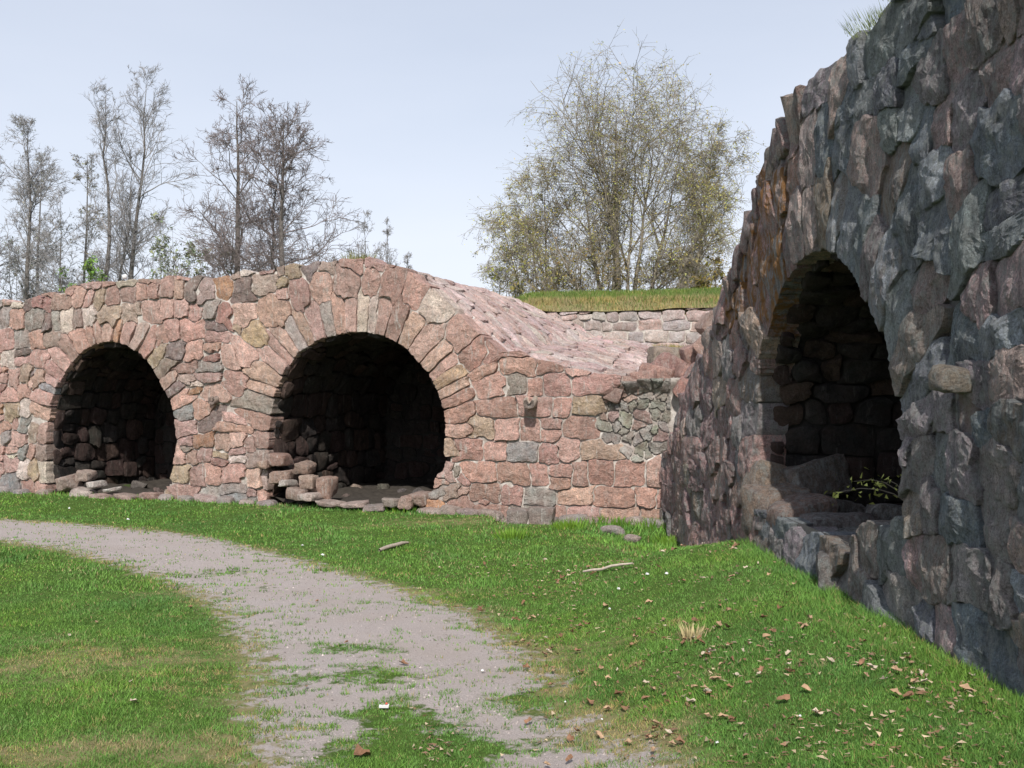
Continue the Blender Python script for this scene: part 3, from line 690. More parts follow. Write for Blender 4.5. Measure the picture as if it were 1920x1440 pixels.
TC = Thing(right_root)
U, V, lab = tess(RU0, RU1, -.5, 4.1, .0125, SCs, maskC, .05, 3.6, 8.)
ls = stones(U, V, lab, RU0, -.5, .0125, SCs, surfC, K=40, gap=-.004, proud=(.012, .045), back=.28, rough=.015, rings=(1., .97, .86, .7, .55, .4, .2), tilt=.05)
TC.add([l for l in ls], colC, M_GREY)
P, f = grid_sheet(np.arange(RU0, RU1, .04), np.arange(-.5, 3.8, .04), lambda u, v: surfC(u, v, -.035 + .03 * (N3.f(u * 5, v * 5, 3) - .5)), lambda u, v: (~holeC(u, v)) & (dpoly(AR, u, v) > .045) & (v < topr(u) - .04))
mesh_np('mortar', P, f, M_MORTD, right_root)
planC = lambda u: np.stack([xr(np.asarray(u, float)) + 0., np.asarray(u, float)], -1)
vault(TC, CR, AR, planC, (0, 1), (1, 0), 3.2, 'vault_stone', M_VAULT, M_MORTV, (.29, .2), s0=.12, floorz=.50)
# roof over it: a swept profile
P, f = grid_sheet(np.arange(RU0, RU1 + .4, .08), np.linspace(.02, 5.5, 50), lambda u, v: np.stack([xr(u) + .22 + v, u, topr(u) - .09 * sstep(.4, .15, v) - .03 + .09 * v * sstep(8, 11, u) + .08 * (N1.f(u * 1.5, v * 1.5, 3) - .5) * sstep(0, .6, v)], -1))
mesh_np('roof_mortar', P, f, M_MORTD, right_root)
def surfCR(u, v, off): return np.stack([xr(u) + .22 + v, np.asarray(u, float), topr(u) - .09 * sstep(.4, .15, v) - .03 + .09 * v * sstep(8, 11, u) + np.asarray(off)], -1)
SRr = courses(RU0, RU1, .05, 1.6, .34, .3, .4, .15, lambda u, v: True, 'roof_stone')
U, V, lab = tess(RU0, RU1, 0, 1.6, .02, SRr, lambda u, v: v > .2, .03, 5)
TC.add(stones(U, V, lab, RU0, 0, .02, SRr, surfCR, K=10, gap=.01, proud=(.0, .05), back=.1, rough=.015, rings=(1., .8, .4)), lambda s, c: pick(PAL), M_GREY)
TC.finish()
rock('corbel_stone', (1.96, p2c(1818, 712)[0], p2c(1818, 712)[1]), (.20, .15, .115), (.05, .1, 0), (.34, .29, .23, .05), M_GREY, right_root, 4, .1, 77, 4.6)
# threshold stones of the niche
for k, (Yy, x, z, sx, sy, sz, c) in enumerate([(7.55, 2.18, .62, .5, .42, .42, (.38, .25, .2)), (7.15, 2.35, .56, .5, .45, .34, (.24, .2, .19)), (6.75, 2.45, .52, .5, .4, .3, (.2, .19, .18)), (7.95, 2.12, .66, .42, .34, .42, (.36, .26, .2)), (8.15, 2.08, .9, .3, .3, .3, (.4, .3, .23)), (7.7, 2.1, .42, .35, .5, .2, (.32, .25, .2)),
        (7.75, 2.55, .62, .5, .4, .3, (.22, .19, .17)), (6.2, 2.08, .50, .32, .36, .24, (.26, .23, .21)), (6.35, 2.3, .55, .35, .4, .22, (.21, .19, .18)), (6.0, 2.5, .6, .6, .5, .3, (.19, .18, .17)), (7.3, 2.9, .6, .6, .6, .34, (.2, .17, .15)), (8.1, 2.5, .9, .5, .25, .3, (.25, .2, .17))]):
    rock('threshold_stone', (x, Yy, z), (sx, sy, sz), (random.uniform(-.2, .2), random.uniform(-.2, .2), random.uniform(-.4, .4)), (*c, 0), M_GREY, right_root, 4, .14, 300 + k, 7)
# jagged edge stones where the facing meets the broken roof
for k in range(26):
    Yy = 6.9 + k * .2 + random.uniform(-.06, .06); z = float(topr(Yy)); s_ = random.uniform(.7, 1.25)
    rock('edge_stone', (xr(Yy) + .12, Yy, z - .09), (.24, .20 * s_, .30 * s_), (random.uniform(-.4, .4), random.uniform(-.2, .2), 0), pick([((.33, .19, .17), 4), ((.29, .19, .17), 2), ((.34, .25, .2), 1)]), M_GREY, right_root, 4, .15, 400 + k, 8)

# ------------------------------------------------------------------ bank and wall behind
def bankz(x, y):
    x = np.asarray(x, float); y = np.asarray(y, float)
    k = sstep(-2.2, .5, x - .0)
    terr = 2.25 + .10 * (y - 16.5) + .45 * sstep(1.8, .0, x) * sstep(16.5, 18.5, y)
    lowr = np.minimum(terr, 3.0)
    wy = 18.7 + .12 * x
    crest = 3.14 + .28 * sstep(wy + .1, wy + .7, y) + .36 * sstep(wy + .6, wy + 3.2, y) + .03 * np.clip(x, -3, 8)
    hi = np.where(y < wy + .12, lowr, crest)
    left = 1.6 + .0 * y
    z = left * (1 - k) + hi * k
    return z + .06 * (N1.f(x * 1.1 + 3, y * 1.1, 3) - .5) - 1.6 * sstep(32, 70, y)
bx = np.concatenate([np.arange(-60, -4, 4.), np.arange(-4, 9, .12), np.arange(9, 60, 4.)]); by = np.concatenate([np.arange(16.2, 18.3, .3), np.arange(18.3, 24, .07), np.arange(24, 80, 3.)])
P, f = grid_sheet(bx, by, lambda u, v: np.stack([u, v, bankz(u, v)], -1))
# keep only what lies behind the casemate
m = (P[f[:, 0], 1] > LP[1] + 5.6 - .361 / .932 * (P[f[:, 0], 0] - LP[0]) * 1.0) | (P[f[:, 0], 1] > 24)
tag(mesh_np('grass_bank', P, f[m], M_GROUND, None, True, None, {'path': np.zeros(len(P)), 'dry': np.clip(.35 + .75 * sstep(20.3, 18.6, P[:, 1]) + .3 * (N3.f(P[:, 0], P[:, 1] * 2, 3) - .5), 0, 1)}), 'grassy earth bank above the low rear wall', 'bank', None, 'structure')
rear = empty('rear_wall', (2.5, 18.9, 2.3), 'low pale rubble wall holding the grass bank between the two casemates', 'wall')
TB = Thing(rear)
def surfB(u, v, off): u = np.asarray(u, float); return np.stack([u, 18.72 + .12 * u - np.asarray(off) + .08 * (np.asarray(v) - 2.3), np.asarray(v, float)], -1)
topb = lambda u: 3.17 + .03 * u + .05 * (N1(u * 2.2, u * 0) - .5)
SB = courses(-.8, 6.2, 2.2, 3.35, .36, .2, .4, .12, lambda u, v: True, 'stone')
U, V, lab = tess(-.8, 6.2, 2.1, 3.4, .02, SB, lambda u, v: v < topb(u), .03, 5)
TB.add(stones(U, V, lab, -.8, 2.1, .02, SB, surfB, K=16, gap=.008, proud=(.005, .035), back=.1, rough=.015, rings=(1., .8, .4), area=.01), lambda s, c: pick([((.36, .28, .255), 4), ((.38, .26, .23), 3), ((.31, .27, .25), 2), ((.42, .34, .31), 2)]), M_FAR)
P, f = grid_sheet(np.arange(-.8, 6.3, .08), np.linspace(2.1, 3.15, 12), lambda u, v: surfB(u, v, np.full(u.shape, -.022)))
mesh_np('mortar', P, f, M_MORT, rear)
P, f = grid_sheet(np.arange(-.8, 6.3, .08), np.linspace(0, .5, 4), lambda u, v: np.stack([u, 18.75 + .12 * u + v, topb(u) + .02 * v], -1))
mesh_np('wall_top', P, f, M_MORT, rear)
TB.finish()

# ------------------------------------------------------------------ grass
def blades(name, n, sampler, hfun, wfun, colf, label, segs=1, lean=.5):
    x, y = sampler(n); z = gz(x, y) if name != 'bank_grass' else bankz(x, y)
    n = len(x); h = hfun(x, y) * rng.uniform(.55, 1.25, n); wd = wfun(x, y) * rng.uniform(.7, 1.3, n)
    a = rng.uniform(0, 2 * math.pi, n); la = rng.uniform(0, 2 * math.pi, n); ln = np.abs(rng.normal(0, lean, n)) * h
    dx, dy = np.cos(a) * wd / 2, np.sin(a) * wd / 2; lx, ly = np.cos(la) * ln, np.sin(la) * ln
    b1 = np.stack([x - dx, y - dy, z - .004], 1); b2 = np.stack([x + dx, y + dy, z - .004], 1)
    c = colf(x, y).astype(np.float32)
    if segs == 1:
        t = np.stack([x + lx, y + ly, z + h], 1); V = np.stack([b1, b2, t], 1).reshape(-1, 3)
        i = np.arange(n) * 3; fs = [np.stack([i, i + 1, i + 2], 1)]; C = np.repeat(c, 3, 0)
    else:
        m1 = np.stack([x - dx * .7 + lx * .35, y - dy * .7 + ly * .35, z + h * .62], 1); m2 = np.stack([x + dx * .7 + lx * .35, y + dy * .7 + ly * .35, z + h * .62], 1)
        t = np.stack([x + lx, y + ly, z + h], 1); V = np.stack([b1, b2, m2, m1, t], 1).reshape(-1, 3)
        i = np.arange(n) * 5; fs = [np.stack([i, i + 1, i + 2, i + 3], 1), np.stack([i + 3, i + 2, i + 4], 1)]; C = np.repeat(c, 5, 0)
    C = np.concatenate([C, np.ones((len(C), 1), np.float32)], 1)
    return tag(mesh_np(name, V, fs, M_GRASS, None, False, C), label, 'grass', None, 'stuff')
def wallY(x): return np.where(x < BP[0], BP[1] - (x - BP[0]) * .387, BP[1] - (x - BP[0]) * .137)
def samp(y0, y1):
    def f(n):
        # density falls with the square of the distance
        y = 1 / (1 / 1.0); t = rng.random(n); y = y0 * (y1 / y0) ** t
        x = rng.uniform(-.86, .56, n) * np.maximum(y, 3.6)
        pv = pathv(x, y) + (N1.f(x * 9, y * 16, 4) - .5) * 1.5; k = (pv < .42 + .2 * rng.random(n)) & (x < xr(y) - .02) & (y < wallY(x) - .0)
        dens = np.clip(1.2 - .6 * dryv(x, y), .4, 1); k &= rng.random(n) < dens
        return x[k], y[k]
    return f
def gcol(x, y):
    d = np.clip(dryv(x, y) * .9 + (N2.f(x * 7, y * 11, 4) - .5) * 1.7, 0, 1); k = rng.random(len(x)) < sstep(.35, 1.05, d) * .7 + .04
    lush = sstep(.5, 1.3, x) * sstep(8.5, 11.5, y)
    g1 = np.array([.100, .225, .042]); g2 = np.array([.165, .30, .07]); g3 = np.array([.060, .17, .036])
    v = N3.f(x * .8 + 9, y * .8, 3)[:, None]; v = np.clip((v - .3) * 2.5, 0, 1)
    c = g3 * (1 - v) + g1 * v; r = rng.random((len(x), 1)); c = c * (1 - r * .6) + g2 * r * .6
    c = c * (1 + .3 * lush[:, None]) * rng.uniform(.6, 1.3, (len(x), 1)) * (.72 + .56 * N1.f(x * 6 + 3, y * 6, 3))[:, None]
    dryc = np.array([.31, .27, .14]) * rng.uniform(.7, 1.15, (len(x), 1))
    return np.where(k[:, None], dryc, c)
def gh(x, y): return .008 + .045 * np.clip(N1.f(x * 3.5, y * 3.5, 3), 0, 1) ** 2.2 + .03 * sstep(.5, 1.4, x) * sstep(9.5, 12, y) + .035 * np.exp(-((xr(y) - x) / .18) ** 2) + .07 * N2.f(x * 3, y * 3, 2) * np.exp(-((wallY(x) - y) / .22) ** 2)
blades('lawn_grass', 640000, samp(2.6, 8), gh, lambda x, y: .0022 + .0005 * y, gcol, 'short green lawn grass in the foreground beside the gravel path', 1, .95)
blades('lawn_grass', 205000, samp(8, 15.8), lambda x, y: gh(x, y) * 1.15, lambda x, y: .003 + .0009 * y, gcol, 'short green lawn grass along the foot of the ruined walls', 1, .7)
# creeping tufts in the path itself
def samp_path(n):
    t = rng.random(n); y = 3.7 * (14 / 3.7) ** t; x = rng.uniform(-.56, .3, n) * y
    pv = pathv(x, y); k = (pv > .45) & (N2.f(x * 9, y * 13, 3) > .57 + .05 * rng.random(n)); return x[k], y[k]
blades('path_grass', 70000, samp_path, lambda x, y: .02 + 0 * x, lambda x, y: .004 + .0006 * y, lambda x, y: gcol(x, y) * .95, 'sparse small grass tufts creeping into the gravel path')
def samp_bank(n):
    x = rng.uniform(-1.5, 6.5, n); y = 18.8 + .12 * x + .35 + 3.2 * rng.random(n); y = np.where(rng.random(n) < .12, 18.8 + .12 * x + .5 * rng.random(n), y); y = np.where(rng.random(n) < .2, rng.uniform(17.2, 18.6, n), y)
    k = (np.abs(y - 18.75 - .12 * x) > .12); return x[k], y[k]
def bcol(x, y):
    k = rng.random(len(x)) < sstep(20.6, 19.2, y) * .75 + .1
    return np.where(k[:, None], np.array([.27, .23, .12]), np.array([.11, .175, .04])) * rng.uniform(.75, 1.2, (len(x), 1))
blades('bank_grass', 40000, samp_bank, lambda x, y: .10 + 0 * x, lambda x, y: .018 + 0 * x, bcol, 'thin spring grass covering the bank above the rear wall')
def litter():
    n = 9000; t = rng.random(n); y = 3.0 * (10 / 3.0) ** t; x = rng.uniform(-.1, .56, n) * np.maximum(y, 3.6); k = (x < 1.95) & (pathv(x, y) < .6) & (N1.f(x * 2.2, y * 2.2 + 50, 3) + .25 * rng.random(n) > .60); x, y = x[k], y[k]; n = len(x)
    c0 = np.stack([x, y, gz(x, y) + .012 + .012 * rng.random(n)], 1); V = (c0[:, None] + rng.normal(0, 1, (n, 3, 3)) * np.array([.011, .011, .004])).reshape(-1, 3)
    c = np.where(rng.random((n, 1)) < .4, np.array([.40, .31, .21]), np.array([.22, .13, .08])) * rng.uniform(.6, 1.3, (n, 1)); c = np.concatenate([np.repeat(c, 3, 0), np.ones((3 * n, 1))], 1)
    tag(mesh_np('leaf_litter', V, np.arange(3 * n).reshape(-1, 3), M_BUD, None, False, c.astype(np.float32)), 'crumbled brown leaf litter sprinkled through the grass at the right', 'leaf litter', None, 'stuff')
litter()
# pebbles in the path
def pebbles():
    n = 9000; t = rng.random(n); y = 3.7 * (11 / 3.7) ** t; x = rng.uniform(-.56, .3, n) * y; k = pathv(x, y) > .55; x, y = x[k], y[k]; n = len(x)
    s = rng.uniform(.003, .009, n) * (1 + .05 * y); z = gz(x, y); a = rng.uniform(0, 6.28, n)
    base = np.array([[1, 0, 0], [0, 1, 0], [-1, 0, 0], [0, -1, 0], [0, 0, .8]])
    V = base[None] * s[:, None, None] * rng.uniform(.6, 1.3, (n, 5, 1)); ca, sa = np.cos(a)[:, None], np.sin(a)[:, None]
    V = np.stack([V[..., 0] * ca - V[..., 1] * sa + x[:, None], V[..., 0] * sa + V[..., 1] * ca + y[:, None], V[..., 2] + z[:, None] - .001], -1).reshape(-1, 3)
    i = np.arange(n)[:, None] * 5; fs = np.concatenate([np.concatenate([i + q, i + (q + 1) % 4, i + 4], 1) for q in range(4)])
    c = np.array([.33, .285, .27]) * rng.uniform(.5, 1.3, (n, 1)) * np.where(rng.random((n, 1)) < .03, 1.5, 1); c = np.repeat(c, 5, 0); c = np.concatenate([c, np.ones((len(c), 1))], 1)
    tag(mesh_np('path_pebbles', V, fs, M_BUD, None, False, c.astype(np.float32)), 'fine loose pebbles strewn over the gravel path', 'pebbles', None, 'stuff')
pebbles()

# ------------------------------------------------------------------ trees
def unit(v): return v / (np.linalg.norm(v, axis=-1, keepdims=True) + 1e-9)
def tube(pts, R, k):
    B, n, _ = pts.shape; d = unit(pts[:, -1] - pts[:, 0]); a = np.where(np.abs(d[:, 2:3]) > .8, [[1., 0, 0]], [[0, 0, 1.]]); s = unit(np.cross(d, a)); t = np.cross(d, s)
    ph = np.arange(k) * 2 * math.pi / k
    V = pts[:, :, None] + R[:, :, None, None] * (np.cos(ph)[None, None, :, None] * s[:, None, None] + np.sin(ph)[None, None, :, None] * t[:, None, None])
    V = V.reshape(-1, 3); b = np.arange(B)[:, None, None] * n * k; i = np.arange(n - 1)[None, :, None] * k; j = np.arange(k)[None, None]
    q = b + i; j2 = (j + 1) % k
    return V, np.stack([q + j, q + j2, q + k + j2, q + k + j], -1).reshape(-1, 4)
def spawn(P, R, c, t0, t1, lenf, ang, up, wand, nseg, r, L0, trop=0.):
    B, n, _ = P.shape; T = t0 + (t1 - t0) * r.random((B, c)) ** (1.35 if B < 12 else 1.); fi = T * (n - 1); i = np.clip(fi.astype(int), 0, n - 2); fr = (fi - i)[..., None]
    bi = np.arange(B)[:, None]; A = P[bi, i]; Bp = P[bi, i + 1]; st = A * (1 - fr) + Bp * fr; tg = unit(Bp - A)
    rd = R[bi, i] * (1 - fr[..., 0]) + R[bi, i + 1] * fr[..., 0]
    rv = unit(r.normal(size=st.shape)); pe = unit(rv - (rv * tg).sum(-1, keepdims=True) * tg); an = r.normal(ang, ang * .22, T.shape)[..., None]
    d = unit(np.cos(an) * tg + np.sin(an) * pe + np.array([0, 0, up]))
    Ln = (lenf(T) * L0[:, None] * r.uniform(.65, 1.2, T.shape)).reshape(-1)
    st = st.reshape(-1, 3); d = d.reshape(-1, 3); pts = [st]; p = st
    for q in range(nseg):
        d = unit(d + r.normal(0, wand, d.shape) + np.array([0, 0, trop])); p = p + d * (Ln / nseg)[:, None]; pts.append(p)
    return np.stack(pts, 1), Ln, rd.reshape(-1)
def merge(parts):
    Vs, Fs, o = [], [], 0
    for V, f in parts: Vs.append(V); Fs.append(f + o); o += len(V)
    return np.concatenate(Vs), np.concatenate(Fs)
def tree(name, px, topy, Yd, base_z, wpx, seed, label, cat='tree', group=None, lean=0., n1=46, n2=9, n3=8, ang1=1.1, up1=.15, trop1=.03, first=.3, trunk_r=.16, twig_r=.009, stems=None, shape='cone', bark=None, twig=None, bud=None, nbud=0, budr=.045, droop=0., n4=2, wander=.02, twist=.14):
    r = np.random.default_rng(seed); x0 = (px - 960) / F * Yd; topz = EYE + (HZ - topy) / F * Yd; Ht = topz - base_z; Wd = wpx / F * Yd / 2
    root = empty(name, (x0, Yd, base_z), label, cat, group)
    nS = 12; st = stems or [(0., 0., 1., 1.)]; P = []
    for (ox, dx, hf, rf) in st:
        t = np.linspace(0, 1, nS); wob = np.cumsum(r.normal(0, wander * Ht / nS * 2, (nS, 2)), 0); wob[0] = 0
        xx = x0 + ox + (dx * t ** .8 + lean * t) * Wd + wob[:, 0]; yy = Yd + wob[:, 1] + r.uniform(-.3, .3) * (ox != 0)
        P.append(np.stack([xx, yy, base_z + t * Ht * hf], 1))
    P = np.array(P); R = trunk_r * np.array([s[3] for s in st])[:, None] * (1 - np.linspace(0, 1, nS) ** .9 * .93)[None]
    V, f = tube(P, R, 7); mesh_np('trunk', V, f, bark or M_BARKG, root)
    S0 = np.array([Wd * s[2] for s in st])
    if shape == 'cone': lf = lambda T: (.34 + 1.05 * np.clip(1 - (T - first) / (1 - first), 0, 1) ** .75) * np.clip((T - first * .7) * 6, .5, 1)
    elif shape == 'top': lf = lambda T: .30 + .75 * np.sin(np.clip((T - first) / (1 - first), 0, 1) * math.pi * .93 + .15)
    else: lf = lambda T: .35 + .85 * np.sin(np.clip((T - first) / (1 - first), 0, 1) ** .8 * math.pi * .85 + .35)
    c1 = max(6, n1 // len(st))
    P1, L1, r1_ = spawn(P, R, c1, first, .985, lf, ang1, up1, twist, 7, r, S0, trop1)
    q1 = np.minimum(r1_ * .55, (.010 + .009 * L1) * max(.7, Yd / 45))[:, None] * (1 - np.linspace(0, 1, 8) * .75)[None]
    P2, L2_, _ = spawn(P1, q1, n2, .2, 1., lambda T: .18 + .42 * (1 - T * .6), .75, .08, .2, 4, r, L1, trop1 * .5)
    q2 = ((.006 + .004 * L2_) * (Yd / 42))[:, None] * (1 - np.linspace(0, 1, 5) * .45)[None]
    P3, L3, _ = spawn(P2, q2, n3, .15, 1., lambda T: .42 + 0 * T, .7, .06 - droop, .25, 2, r, np.maximum(L2_, .5), -droop)
    q3 = np.full((len(P3), 3), twig_r) * np.array([1, .85, .6])
    pp = [tube(P1, q1, 5), tube(P2, q2, 4), tube(P3, q3, 3)]
    if n4:
        P4, L4, _ = spawn(P3, q3, n4, .2, 1., lambda T: .6 + 0 * T, .7, -droop, .2, 1, r, L3, 0)
        pp.append(tube(P4, np.full((len(P4), 2), twig_r * .8) * np.array([1, .5]), 3))
    V, f = merge(pp); mesh_np('branches', V, f, twig or M_TWIG, root)
    if bud and nbud:
        src = (P4 if n4 else P3).reshape(-1, 3); c = src[r.integers(0, len(src), nbud)] + r.normal(0, .05, (nbud, 3))
        tri = r.normal(0, budr, (nbud, 3, 3)); V = (c[:, None] + tri).reshape(-1, 3)
        cc = np.array(bud)[None] * r.uniform(.65, 1.3, (nbud, 1)) * (1 + r.normal(0, .08, (nbud, 3))); cc = np.repeat(cc, 3, 0); cc = np.concatenate([cc, np.ones((len(cc), 1))], 1)
        mesh_np('foliage', V, np.arange(nbud * 3).reshape(-1, 3), M_BUD, root, False, cc.astype(np.float32))
    return root
GL = 'bare trees behind the left end of the ruin'
BR = (.20, .175, .12)
tree('alder_tree', 440, 192, 44, 1.2, 250, 11, 'broad bare alder with conical crown, left one of the dark pair', lean=-.02, n1=48, trunk_r=.24, first=.22, group=GL, trop1=.05, n3=7, twig_r=.0095)
tree('alder_tree', 525, 222, 43, 1.2, 250, 12, 'dark bare alder with wide low branches, right one of the dark pair', lean=.04, n1=48, trunk_r=.25, first=.2, group=GL, trop1=.04, n3=7, twig_r=.0095)
tree('alder_tree', 484, 265, 44.5, 1.2, 90, 13, 'thin bare tree standing between the two dark alders', lean=.2, n1=34, n2=7, n3=6, trunk_r=.14, first=.35, group=GL, wander=.05, twig_r=.009)
tree('ash_tree', 203, 175, 52, .8, 190, 14, 'tall slender bare tree with a high forked crown, left of the tallest pair', n1=40, trunk_r=.2, first=.36, ang1=.75, up1=.4, trop1=.1, shape='top', group=GL, twig=M_TWIGF, wander=.035, stems=[(0, -.1, .98, 1), (0, .45, .8, .7)], n2=8, n3=6)
tree('ash_tree', 232, 165, 52, .8, 210, 15, 'tall bare tree leaning slightly right, right of the tallest pair', lean=.4, n1=44, trunk_r=.21, first=.3, ang1=.85, up1=.3, trop1=.08, shape='top', group=GL, twig=M_TWIGF, wander=.03, n2=8, n3=6)
tree('ash_tree', 42, 235, 50, .8, 150, 16, 'bare grey tree near the left edge with a rounded top', lean=.15, n1=44, trunk_r=.2, first=.3, ang1=.8, up1=.35, trop1=.06, shape='top', group=GL, twig=M_TWIGF, wander=.03, bud=(.2, .2, .13), nbud=900, n2=8, n3=6, budr=.025)
tree('ash_tree', 76, 300, 54, .8, 130, 17, 'thinner bare tree just right of the rounded grey one', lean=.1, n1=36, trunk_r=.15, first=.25, ang1=.85, shape='top', group=GL, twig=M_TWIGF, bud=(.2, .2, .13), nbud=1500, n2=7, n3=6)
tree('ash_tree', 148, 290, 54, .8, 120, 18, 'small bare tree left of the tallest pair, half hidden by twigs', lean=.1, n1=36, trunk_r=.14, first=.25, ang1=.9, group=GL, twig=M_TWIGF, bud=(.22, .2, .13), nbud=1500, n2=7, n3=6)
tree('ash_tree', -18, 285, 50, .8, 130, 19, 'bare tree cut off by the left edge of the picture', n1=40, trunk_r=.18, first=.25, ang1=.9, group=GL, twig=M_TWIGF, n2=7, n3=6)
tree('ash_tree', 115, 370, 48, .8, 130, 191, 'low bare tree with tangled twigs between the left trunks', n1=36, trunk_r=.1, first=.15, ang1=.9, shape='bush', group=GL, twig=M_TWIGF, n2=7, n3=6)
tree('young_tree', 688, 405, 70, 1.5, 85, 20, 'small far bare tree above the round stone crest, left one', n1=40, n2=7, n3=5, trunk_r=.12, first=.2, ang1=.6, up1=.5, shape='bush', twig=M_TWIGF, twig_r=.012, group=GL, n4=1)
tree('young_tree', 726, 415, 70, 1.5, 80, 21, 'small far bare tree above the round stone crest, right one', n1=38, n2=7, n3=5, trunk_r=.12, first=.2, ang1=.6, up1=.5, shape='bush', twig=M_TWIGF, twig_r=.012, group=GL, n4=1)
tree('young_tree', 765, 480, 75, 1.5, 50, 211, 'lowest far bare tree, beside the slope of the stone crest', n1=26, n2=6, n3=5, trunk_r=.1, first=.1, ang1=.6, up1=.5, shape='bush', twig=M_TWIGF, twig_r=.012, group=GL, n4=0)
def bush(px, topy, Yd, bz, wpx, seed, label, col, nb, **k):
    d = dict(n1=40, n2=7, n3=5, trunk_r=.06, first=.05, ang1=.7, up1=.5, shape='bush', twig=M_TWIGF, bud=col, nbud=nb, budr=.06, n4=0, stems=[(-.3, -.5, .7, .7), (0, 0, 1, 1), (.3, .5, .8, .7), (.15, .25, .9, .7)]); d.update(k)
    return tree('shrub', px, topy, Yd, bz, wpx, seed, label, 'shrub', 'budding shrubs behind the ruins', **d)
bush(330, 430, 46, 1.2, 150, 31, 'pale green budding shrub left of the dark alders', (.21, .24, .13), 2600)
bush(395, 445, 46, 1.2, 110, 32, 'pale green shrub at the foot of the left dark alder', (.21, .25, .12), 2000)
bush(285, 450, 50, 1.2, 90, 33, 'grey green shrub behind the flat coping of the left arch', (.2, .23, .14), 1200)
bush(175, 495, 40, 1.6, 70, 34, 'bright green leafy shrub peeping over the wall by the left trees', (.16, .27, .05), 5200, budr=.045)
bush(110, 500, 41, 1.4, 80, 35, 'fresh green shrub left of the bright leafy one', (.16, .25, .06), 2600, budr=.045)
bush(655, 455, 60, 1.5, 60, 36, 'low greenish shrub beside the far small trees', (.2, .22, .13), 1200)
bush(600, 470, 60, 1.5, 110, 361, 'low brownish brush right of the dark alders', (.2, .19, .14), 800)
bush(20, 440, 52, 1., 120, 362, 'grey brush under the left edge tree', (.2, .21, .15), 900)
YG = (.40, .37, .10)
GB = 'birches on the bank behind the rear wall'
B_ST = [(0, -.02, 1., 1.0), (.1, .22, .84, .8), (-.1, -.32, .72, .8), (.25, .5, .84, .75), (-.25, -.6, .60, .6), (.35, .75, .55, .55), (-.35, -.8, .48, .5), (.15, .12, .95, .6)]
tree('birch_tree', 1165, 196, 30, 3.0, 440, 41, 'large spreading birch with many stems and fresh yellow green buds', n1=104, n2=10, n3=7, trunk_r=.12, first=.16, ang1=.8, up1=.25, trop1=.03, shape='bush', stems=B_ST, bark=M_BTWIG, twig=M_BTWIG, twig_r=.0052, bud=YG, nbud=36000, budr=.018, droop=.22, n4=2, group=GB)
tree('birch_tree', 1150, 230, 30.5, 3.0, 70, 411, 'slender white trunked birch rising in the middle of the large one', n1=20, n2=6, n3=6, trunk_r=.12, first=.4, ang1=.7, shape='bush', bark=M_BIRCH, twig=M_BTWIG, twig_r=.0052, bud=YG, nbud=900, budr=.03, droop=.2, n4=1, group=GB)
tree('birch_tree', 1295, 245, 31, 3.0, 210, 42, 'white barked birch leaning right beside the stone casemate', lean=.35, n1=44, n2=8, n3=7, trunk_r=.10, first=.22, ang1=.7, up1=.35, shape='top', bark=M_BIRCH, twig=M_BTWIG, twig_r=.0052, bud=YG, nbud=7000, budr=.021, droop=.2, n4=2, wander=.03, group=GB)
tree('birch_tree', 1010, 330, 31, 3.0, 170, 43, 'lower left birch with arching stems at the foot of the large one', lean=-.3, n1=36, n2=8, n3=6, trunk_r=.07, first=.15, ang1=.8, shape='bush', bark=M_BTWIG, twig=M_BTWIG, twig_r=.0052, bud=YG, nbud=5000, budr=.021, droop=.2, n4=1, group=GB, stems=[(0, -.5, .8, .8), (.2, .3, 1, 1), (.1, 0, .9, .7)])
def bush2(*a, **k): return bush(*a, twig_r=.0055, **k)
bush2(935, 505, 29, 3.0, 70, 51, 'yellow green shrub where the stone slope meets the grass bank', (.25, .25, .06), 1300, budr=.04)
bush2(1000, 470, 29, 3.0, 130, 52, 'brown twiggy shrub with yellow buds left below the large birch', (.27, .24, .07), 1600, budr=.03, twig=M_BTWIG)
bush2(1090, 460, 28.5, 3.1, 150, 53, 'dense brown brush at the foot of the large birch', (.24, .19, .07), 1500, budr=.03, twig=M_BTWIG)
bush2(1225, 470, 29, 3.1, 150, 54, 'twiggy brush right of the large birch trunk', (.25, .22, .08), 1200, budr=.03, twig=M_BTWIG)
bush2(1342, 490, 27, 3.4, 45, 55, 'small dense yellow brown conical bush next to the casemate edge', (.20, .16, .04), 2600, budr=.04, twig=M_BTWIG)
bush2(1290, 500, 28, 3.3, 70, 56, 'thin brush between the white birch and the conical bush', (.25, .22, .08), 500, budr=.03, twig=M_BTWIG)

# ------------------------------------------------------------------ small things
def leaf_mesh(i, mat):
    r = random.Random(i); n = 9; V = [(0, 0, .012)]; 
    for k in range(n):
        a = 2 * math.pi * k / n; rr = .5 * (1.12 if k % 2 else .84) * r.uniform(.75, 1.2) * (1 - .25 * abs(math.sin(a)))
        x, y = math.cos(a) * rr, math.sin(a) * rr; V.append((x, y * .75, .012 + .75 * (abs(y) ** 1.4) + r.uniform(-.05, .16)))
    me = bpy.data.meshes.new('fallen_leaf'); me.from_pydata(V, [], [(0, k + 1, (k + 1) % n + 1) for k in range(n)]); me.materials.append(mat); return me
LM = [leaf_mesh(i, [M_LEAFB, M_LEAFT, M_LEAFT, M_LEAFP, M_LEAFB][i % 5]) for i in range(15)]
def gpoint(px, py):
    z = 0.
    for _ in range(8):
        x, y = fpx(px, py, z); z = float(gz(x, y))
    return x, y, z
def put(name, me, px, py, s, rz, label, cat, group=None, lift=.012, tiltm=.35):
    x, y, z = gpoint(px, py)
    o = bpy.data.objects.new(name, me); COL.objects.link(o); o.location = (x, y, z + lift); o.scale = (s, s, s); o.rotation_euler = (random.uniform(-tiltm, tiltm), random.uniform(-tiltm, tiltm), rz)
    return tag(o, label, cat, group)
cnt = 0; k = 0
